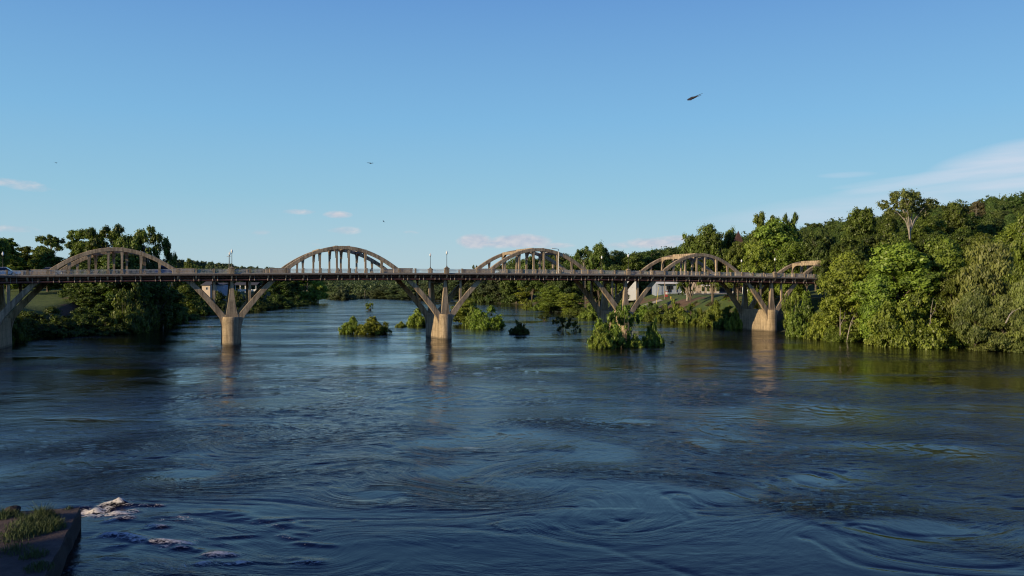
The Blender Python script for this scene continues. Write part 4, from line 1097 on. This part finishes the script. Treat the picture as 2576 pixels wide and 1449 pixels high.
# ------------------------------------------------------------------ broken wall in the foreground
def wall():
    R=empty('river_wall',(WX0,WY0,0)); tag(R,'broken end of an old masonry river wall with weeds in the lower left corner','wall')
    # top outline, from the tip: (x,y)
    tip=(WX0,WY0); f1=(-12.9,21.0)
    rs=np.random.RandomState(4); zt=.91
    n=26; a=[];b=[]
    for i in range(n+1):
        t=i/n
        a.append((tip[0]+(f1[0]-tip[0])*t*1.6+rs.uniform(-.04,.04),tip[1]+(f1[1]-tip[1])*t*1.6))
        b.append((tip[0]-18*t, tip[1]-4.8*t+rs.uniform(-.05,.05)))
    X=[];k=16;V=[]
    for i in range(n+1):
        for j in range(k+1):
            s=j/k; u=i/n
            # bilinear sheet between the river edge and the upstream edge
            px=tip[0]+(a[i][0]-tip[0])+(b[j*n//k][0]-tip[0]); py=tip[1]+(a[i][1]-tip[1])+(b[j*n//k][1]-tip[1])
            edge=min(s,u)*8
            V.append((px-R.location.x,py-R.location.y,zt+.10*(fbm(px*1.3,py*1.3,2.)-.5)*2*min(1,.3+edge)))
    F=[]
    for i in range(n):
        for j in range(k): F.append((i*(k+1)+j,(i+1)*(k+1)+j,(i+1)*(k+1)+j+1,i*(k+1)+j+1))
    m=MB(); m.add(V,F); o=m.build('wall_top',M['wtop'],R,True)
    m=MB(); ring=[V[i*(k+1)] for i in range(n,-1,-1)]+[V[j] for j in range(1,k+1)]
    cop=[(x,y,z-.002) for x,y,z in ring]
    rows=[cop]
    for q,(off,zz) in enumerate(((.03,.80),(.0,.78),(.03,.4),(.05,-.1),(.1,-2.))):
        row=[]
        for i,(x,y,z) in enumerate(ring):
            row.append((x+off*.8+ (rs.uniform(-.04,.04) if zz>0 else 0),y+off*.6,zz+(0 if zz<0 else rs.uniform(-.04,.04))))
        rows.append(row)
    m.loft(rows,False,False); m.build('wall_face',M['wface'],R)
    # rounded boulder lying on top
    m=MB(); rr=[]
    for i in range(9):
        t=PI*i/8; rr.append([(.42*math.sin(t)*math.cos(c)*(1+.18*math.sin(3*c+i)),.34*math.sin(t)*math.sin(c),.28-.26*math.cos(t)*(1+.1*math.sin(2*c))) for c in np.linspace(0,2*PI,12,endpoint=False)])
    m.loft(rr); o=m.build('boulder',M['wface'],None,True); o.location=(-21.3,35.75,zt-.03); o.scale=(.75,.75,.6); tag(o,'dark rounded boulder on the upstream edge of the river wall','boulder')
    # weeds
    rs=np.random.RandomState(9); V=[];F=[]
    def tuft(px,py,r,h,nb):
        D=(CAMZ-zt)*2108/(py-713); cx=(px-1288)*D/2108
        for _ in range(nb):
            a=rs.uniform(0,6.28); q=r*rs.rand()**.7; x=cx+q*math.cos(a); y=D+q*math.sin(a)*1.1
            hh=h*rs.uniform(.3,1.15)*(1.1-.7*q/r); lx,ly=rs.normal(0,.38,2)*hh; w=.007+.007*rs.rand(); b=rs.uniform(0,6.28); dx,dy=w*math.cos(b),w*math.sin(b); n0=len(V)
            V.extend([(x-dx,y-dy,zt-.05),(x+dx,y+dy,zt-.05),(x+dx*.8+lx*.35,y+dy*.8+ly*.35,zt+hh*.6),(x-dx*.8+lx*.35,y-dy*.8+ly*.35,zt+hh*.6),(x+lx+dx*.1,y+ly,zt+hh),(x+lx-dx*.1,y+ly,zt+hh*.98)])
            F.extend([(n0,n0+1,n0+2,n0+3),(n0+3,n0+2,n0+4,n0+5)])
    for t in ((102,1308,.55,.62,900),(115,1312,.5,.5,500),(75,1322,.9,.45,700),(90,1335,.8,.4,600),(60,1340,.8,.4,500),(130,1330,.5,.5,450),(125,1325,.4,.45,250),(40,1352,.8,.35,400),(5,1302,.6,.4,500),(30,1300,.4,.3,200),(55,1303,.3,.3,120),(85,1400,.5,.35,300),(95,1430,.5,.3,250),(30,1385,.7,.25,250),(170,1281,.2,.2,60)): tuft(*t)
    me=mesh_np('wall_grass',np.array(V),np.array(F),M['grass']); tag(link(bpy.data.objects.new('wall_grass',me)),'tufts of long green grass growing on the river wall','grass',kind='stuff')
M['wtop']=simple('shaded_stone_top',(.070,.045,.032),.95,0,.45,1.4,.8)  # stone colour darkened to paint in the shade over the wall
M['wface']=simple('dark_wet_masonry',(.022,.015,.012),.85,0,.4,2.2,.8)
wall()

# ------------------------------------------------------------------ birds
def bird(name,label,px,py,D,mat,span,tips,roll,yaw,scale=1.):
    R=empty(name,W(px,py,D),0); R.rotation_euler=(0,0,yaw); tag(R,label,'bird')
    m=MB(); rings=[]
    for t,r in ((-.30,.012),(-.24,.035),(-.12,.055),(0,.075),(.12,.06),(.19,.035),(.235,.036),(.27,.028),(.30,.008)):
        rings.append([(t,r*math.cos(a),r*.9*math.sin(a)) for a in np.linspace(0,2*PI,8,endpoint=False)])
    m.loft(rings)
    m.hexa([(-.24,-.03,-.012),(-.46,-.12,-.01),(-.46,.12,-.01),(-.24,.03,-.012)],[(-.24,-.03,.012),(-.46,-.12,0.),(-.46,.12,0.),(-.24,.03,.012)])
    for sgn,(zm,zt2,sw) in zip((-1,1),tips):
        sec=[(0,.19,-.16,0),(.30,.20,-.17,zm*.55),(.58,.12,-.20,zm),(.85,-.06,-.27,(zm+zt2)/2),(1.05,-.26,-.31,zt2)]
        rr=[]
        for q,f,bk,z in sec:
            y=sgn*q*span/2.1; th=.034*(1-q/1.2)
            rr.append([(f+sw*q,y,z),((f+bk)/2+sw*q,y,z+th),(bk+sw*q,y,z),((f+bk)/2+sw*q,y,z-th*.4)])
        m.loft(rr)
    o=m.build('body',mat,R,True); o.rotation_euler=(roll,rad(5),0); o.scale=(scale,)*3
    MB().loft([[(.29,-.01,-.01),(.29,.01,-.01),(.29,0,.012)],[(.345,-.002,-.014),(.345,.002,-.014),(.345,0,-.01)]]).build('beak',M['iron'],o)
bird('flying_bird','large dark bird gliding high over the right part of the bridge',1741,247,44,M['birdd'],1.15,((.02,.05,.0),(-.02,-.06,.0)),rad(-21),rad(132),1.05)
bird('flying_bird','smaller grey bird with bent wings over the second arch',932,411,62,M['birdg'],1.0,((.10,.12,0),(.0,-.12,0)),rad(14),rad(95),.5)
bird('flying_bird','tiny distant bird just above the second arch clouds',966,558,110,M['birdg'],1.0,((.12,.2,0),(.12,.2,0)),rad(40),rad(60),.5)
bird('flying_bird','tiny distant bird at the far left above the small pink cloud',142,410,110,M['birdg'],1.0,((.1,.1,0),(.1,.1,0)),rad(10),rad(80),.5)

# ------------------------------------------------------------------ sky, sun, camera
SUN_EL=rad(16); SAZ=rad(59)      # SAZ: how far left of straight behind the viewpoint
sd=Vector((-math.sin(SAZ)*math.cos(SUN_EL),-math.cos(SAZ)*math.cos(SUN_EL),math.sin(SUN_EL)))
w=bpy.data.worlds.new('World'); S.world=w; w.use_nodes=True; nt=w.node_tree
bg=nt.nodes['Background']; sky=nd(nt,'ShaderNodeTexSky'); sky.sky_type='NISHITA'; sky.sun_disc=False
sky.sun_elevation=SUN_EL; sky.sun_rotation=math.atan2(sd.x,sd.y); sky.altitude=100; sky.air_density=1.0; sky.dust_density=.6; sky.ozone_density=2.2
tc=nd(nt,'ShaderNodeTexCoord').outputs['Generated']
sep=nd(nt,'ShaderNodeSeparateXYZ'); nt.links.new(tc,sep.inputs[0])
az=mth(nt,'ARCTAN2',sep.outputs[0],sep.outputs[1])                       # azimuth, 0 = north
el=mth(nt,'ARCSINE',sep.outputs[2])
def pa(px,py):
    a=math.atan((px-1288)/2108); return a, math.atan((713-py)/2108*math.cos(a))
cv=nd(nt,'ShaderNodeCombineXYZ'); nt.links.new(az,cv.inputs[0]); nt.links.new(el,cv.inputs[1])
cn=noise(nt,mapping(nt,cv.outputs[0],(46,95,1)),1.,7,.62,.3)
def blob(px,py,wp,hp,rot=0.,pw=1.):
    a,e=pa(px,py); wa=wp/2108/2; he=hp/2108/2
    dx=mth(nt,'SUBTRACT',az,a); dy=mth(nt,'SUBTRACT',el,e); c,s_=math.cos(rot),math.sin(rot)
    u=mth(nt,'DIVIDE',mth(nt,'ADD',mth(nt,'MULTIPLY',dx,c),mth(nt,'MULTIPLY',dy,s_)),wa)
    v=mth(nt,'DIVIDE',mth(nt,'SUBTRACT',mth(nt,'MULTIPLY',dy,c),mth(nt,'MULTIPLY',dx,s_)),he)
    q=mth(nt,'ADD',mth(nt,'MULTIPLY',u,u),mth(nt,'MULTIPLY',v,v))
    return mth(nt,'MULTIPLY',mth(nt,'MAXIMUM',mth(nt,'SUBTRACT',1.,q),0.),pw)
def msum(l):
    r=l[0]
    for x in l[1:]: r=mth(nt,'MAXIMUM',r,x)
    return r
cum=msum([blob(1195,607,110,46,0,1.25),blob(1310,607,180,44,0,1.3),blob(1255,612,260,32,0,.9),blob(1390,618,140,22,0,.7),blob(1650,612,210,36,0,.95),blob(1700,602,120,26,0,.8),blob(1560,618,120,24,0,.6),
    blob(850,540,90,24,0,.85),blob(755,533,120,18,0,.6),blob(868,580,110,26,0,.6),blob(655,585,80,20,0,.45),blob(60,466,160,34,.1*-1,.55),blob(15,458,90,26,0,.62),blob(30,575,130,26,0,.55),blob(1020,585,120,16,0,.35),blob(800,615,160,16,0,.3)])
cumf=mth(nt,'MULTIPLY',ramp(nt,mth(nt,'ADD',mth(nt,'MULTIPLY',cum,.62),mth(nt,'MULTIPLY',cn,.55)),[(.42,(0,0,0)),(.80,(1,1,1))]),mth(nt,'MINIMUM',mth(nt,'MULTIPLY',cum,3.),1.))
# thin high streaks on the right
sn=noise(nt,mapping(nt,cv.outputs[0],(5,42,1),(0,0,.10)),1.,5,.55,.2)
cir=msum([blob(2530,398,330,76,.17,1.0),blob(2450,430,640,40,.14,1.15),blob(2330,446,420,24,.08,.75),blob(2560,462,700,44,.10,1.0),blob(2480,500,900,130,.07,.8),blob(2200,520,900,90,.09,.55),blob(2130,440,140,16,0,.45),blob(2650,400,500,60,.15,1.2)])
cirf=mth(nt,'MULTIPLY',mth(nt,'MULTIPLY',ramp(nt,sn,[(.28,(.12,.12,.12)),(.68,(1,1,1))]),mth(nt,'MINIMUM',cir,1.)),.88)
K=.105
skyc=mixc(nt,1.,sky.outputs[0],(K,K,K),'MULTIPLY')
haze=ramp(nt,mth(nt,'DIVIDE',el,PI/2),[(0,(.49,.655,.735)),(.065,(.30,.58,.76)),(.12,(.215,.50,.79)),(.21,(.132,.335,.70)),(.27,(.052,.165,.60)),(.38,(.020,.080,.42)),(.6,(.011,.042,.26)),(1,(.010,.032,.15))])
skyc=mixc(nt,.85,skyc,haze)
lowmask=ramp(nt,cn,[(.35,(.46,.50,.62)),(.65,(.74,.68,.70))])
c=mixc(nt,mth(nt,'MULTIPLY',cumf,.72),skyc,lowmask)
c=mixc(nt,cirf,c,(.66,.71,.82))
nt.links.new(c,bg.inputs['Color']); bg.inputs['Strength'].default_value=1.0
su=bpy.data.lights.new('sun','SUN'); su.energy=5.0; su.angle=rad(.5); su.color=(1.,.80,.50)
so=bpy.data.objects.new('sun',su); link(so); so.rotation_euler=sd.to_track_quat('Z','Y').to_euler()
cam=bpy.data.cameras.new('camera'); cam.lens=29.46; cam.sensor_width=36; cam.clip_end=20000; cam.clip_start=.5
co=bpy.data.objects.new('camera',cam); link(co); co.location=(0,0,CAMZ); co.rotation_euler=(rad(90-.31),0,0); S.camera=co
S.view_settings.view_transform='Standard'; S.view_settings.look='None'; S.view_settings.exposure=0; S.view_settings.gamma=1
S.render.engine='CYCLES'; S.cycles.filter_width=1.15; S.cycles.max_bounces=6; S.cycles.diffuse_bounces=2; S.cycles.glossy_bounces=3; S.cycles.transmission_bounces=3; S.cycles.caustics_reflective=False; S.cycles.caustics_refractive=False
try:
    S.cycles.use_denoising=True; S.cycles.denoiser='OPENIMAGEDENOISE'
except Exception: pass
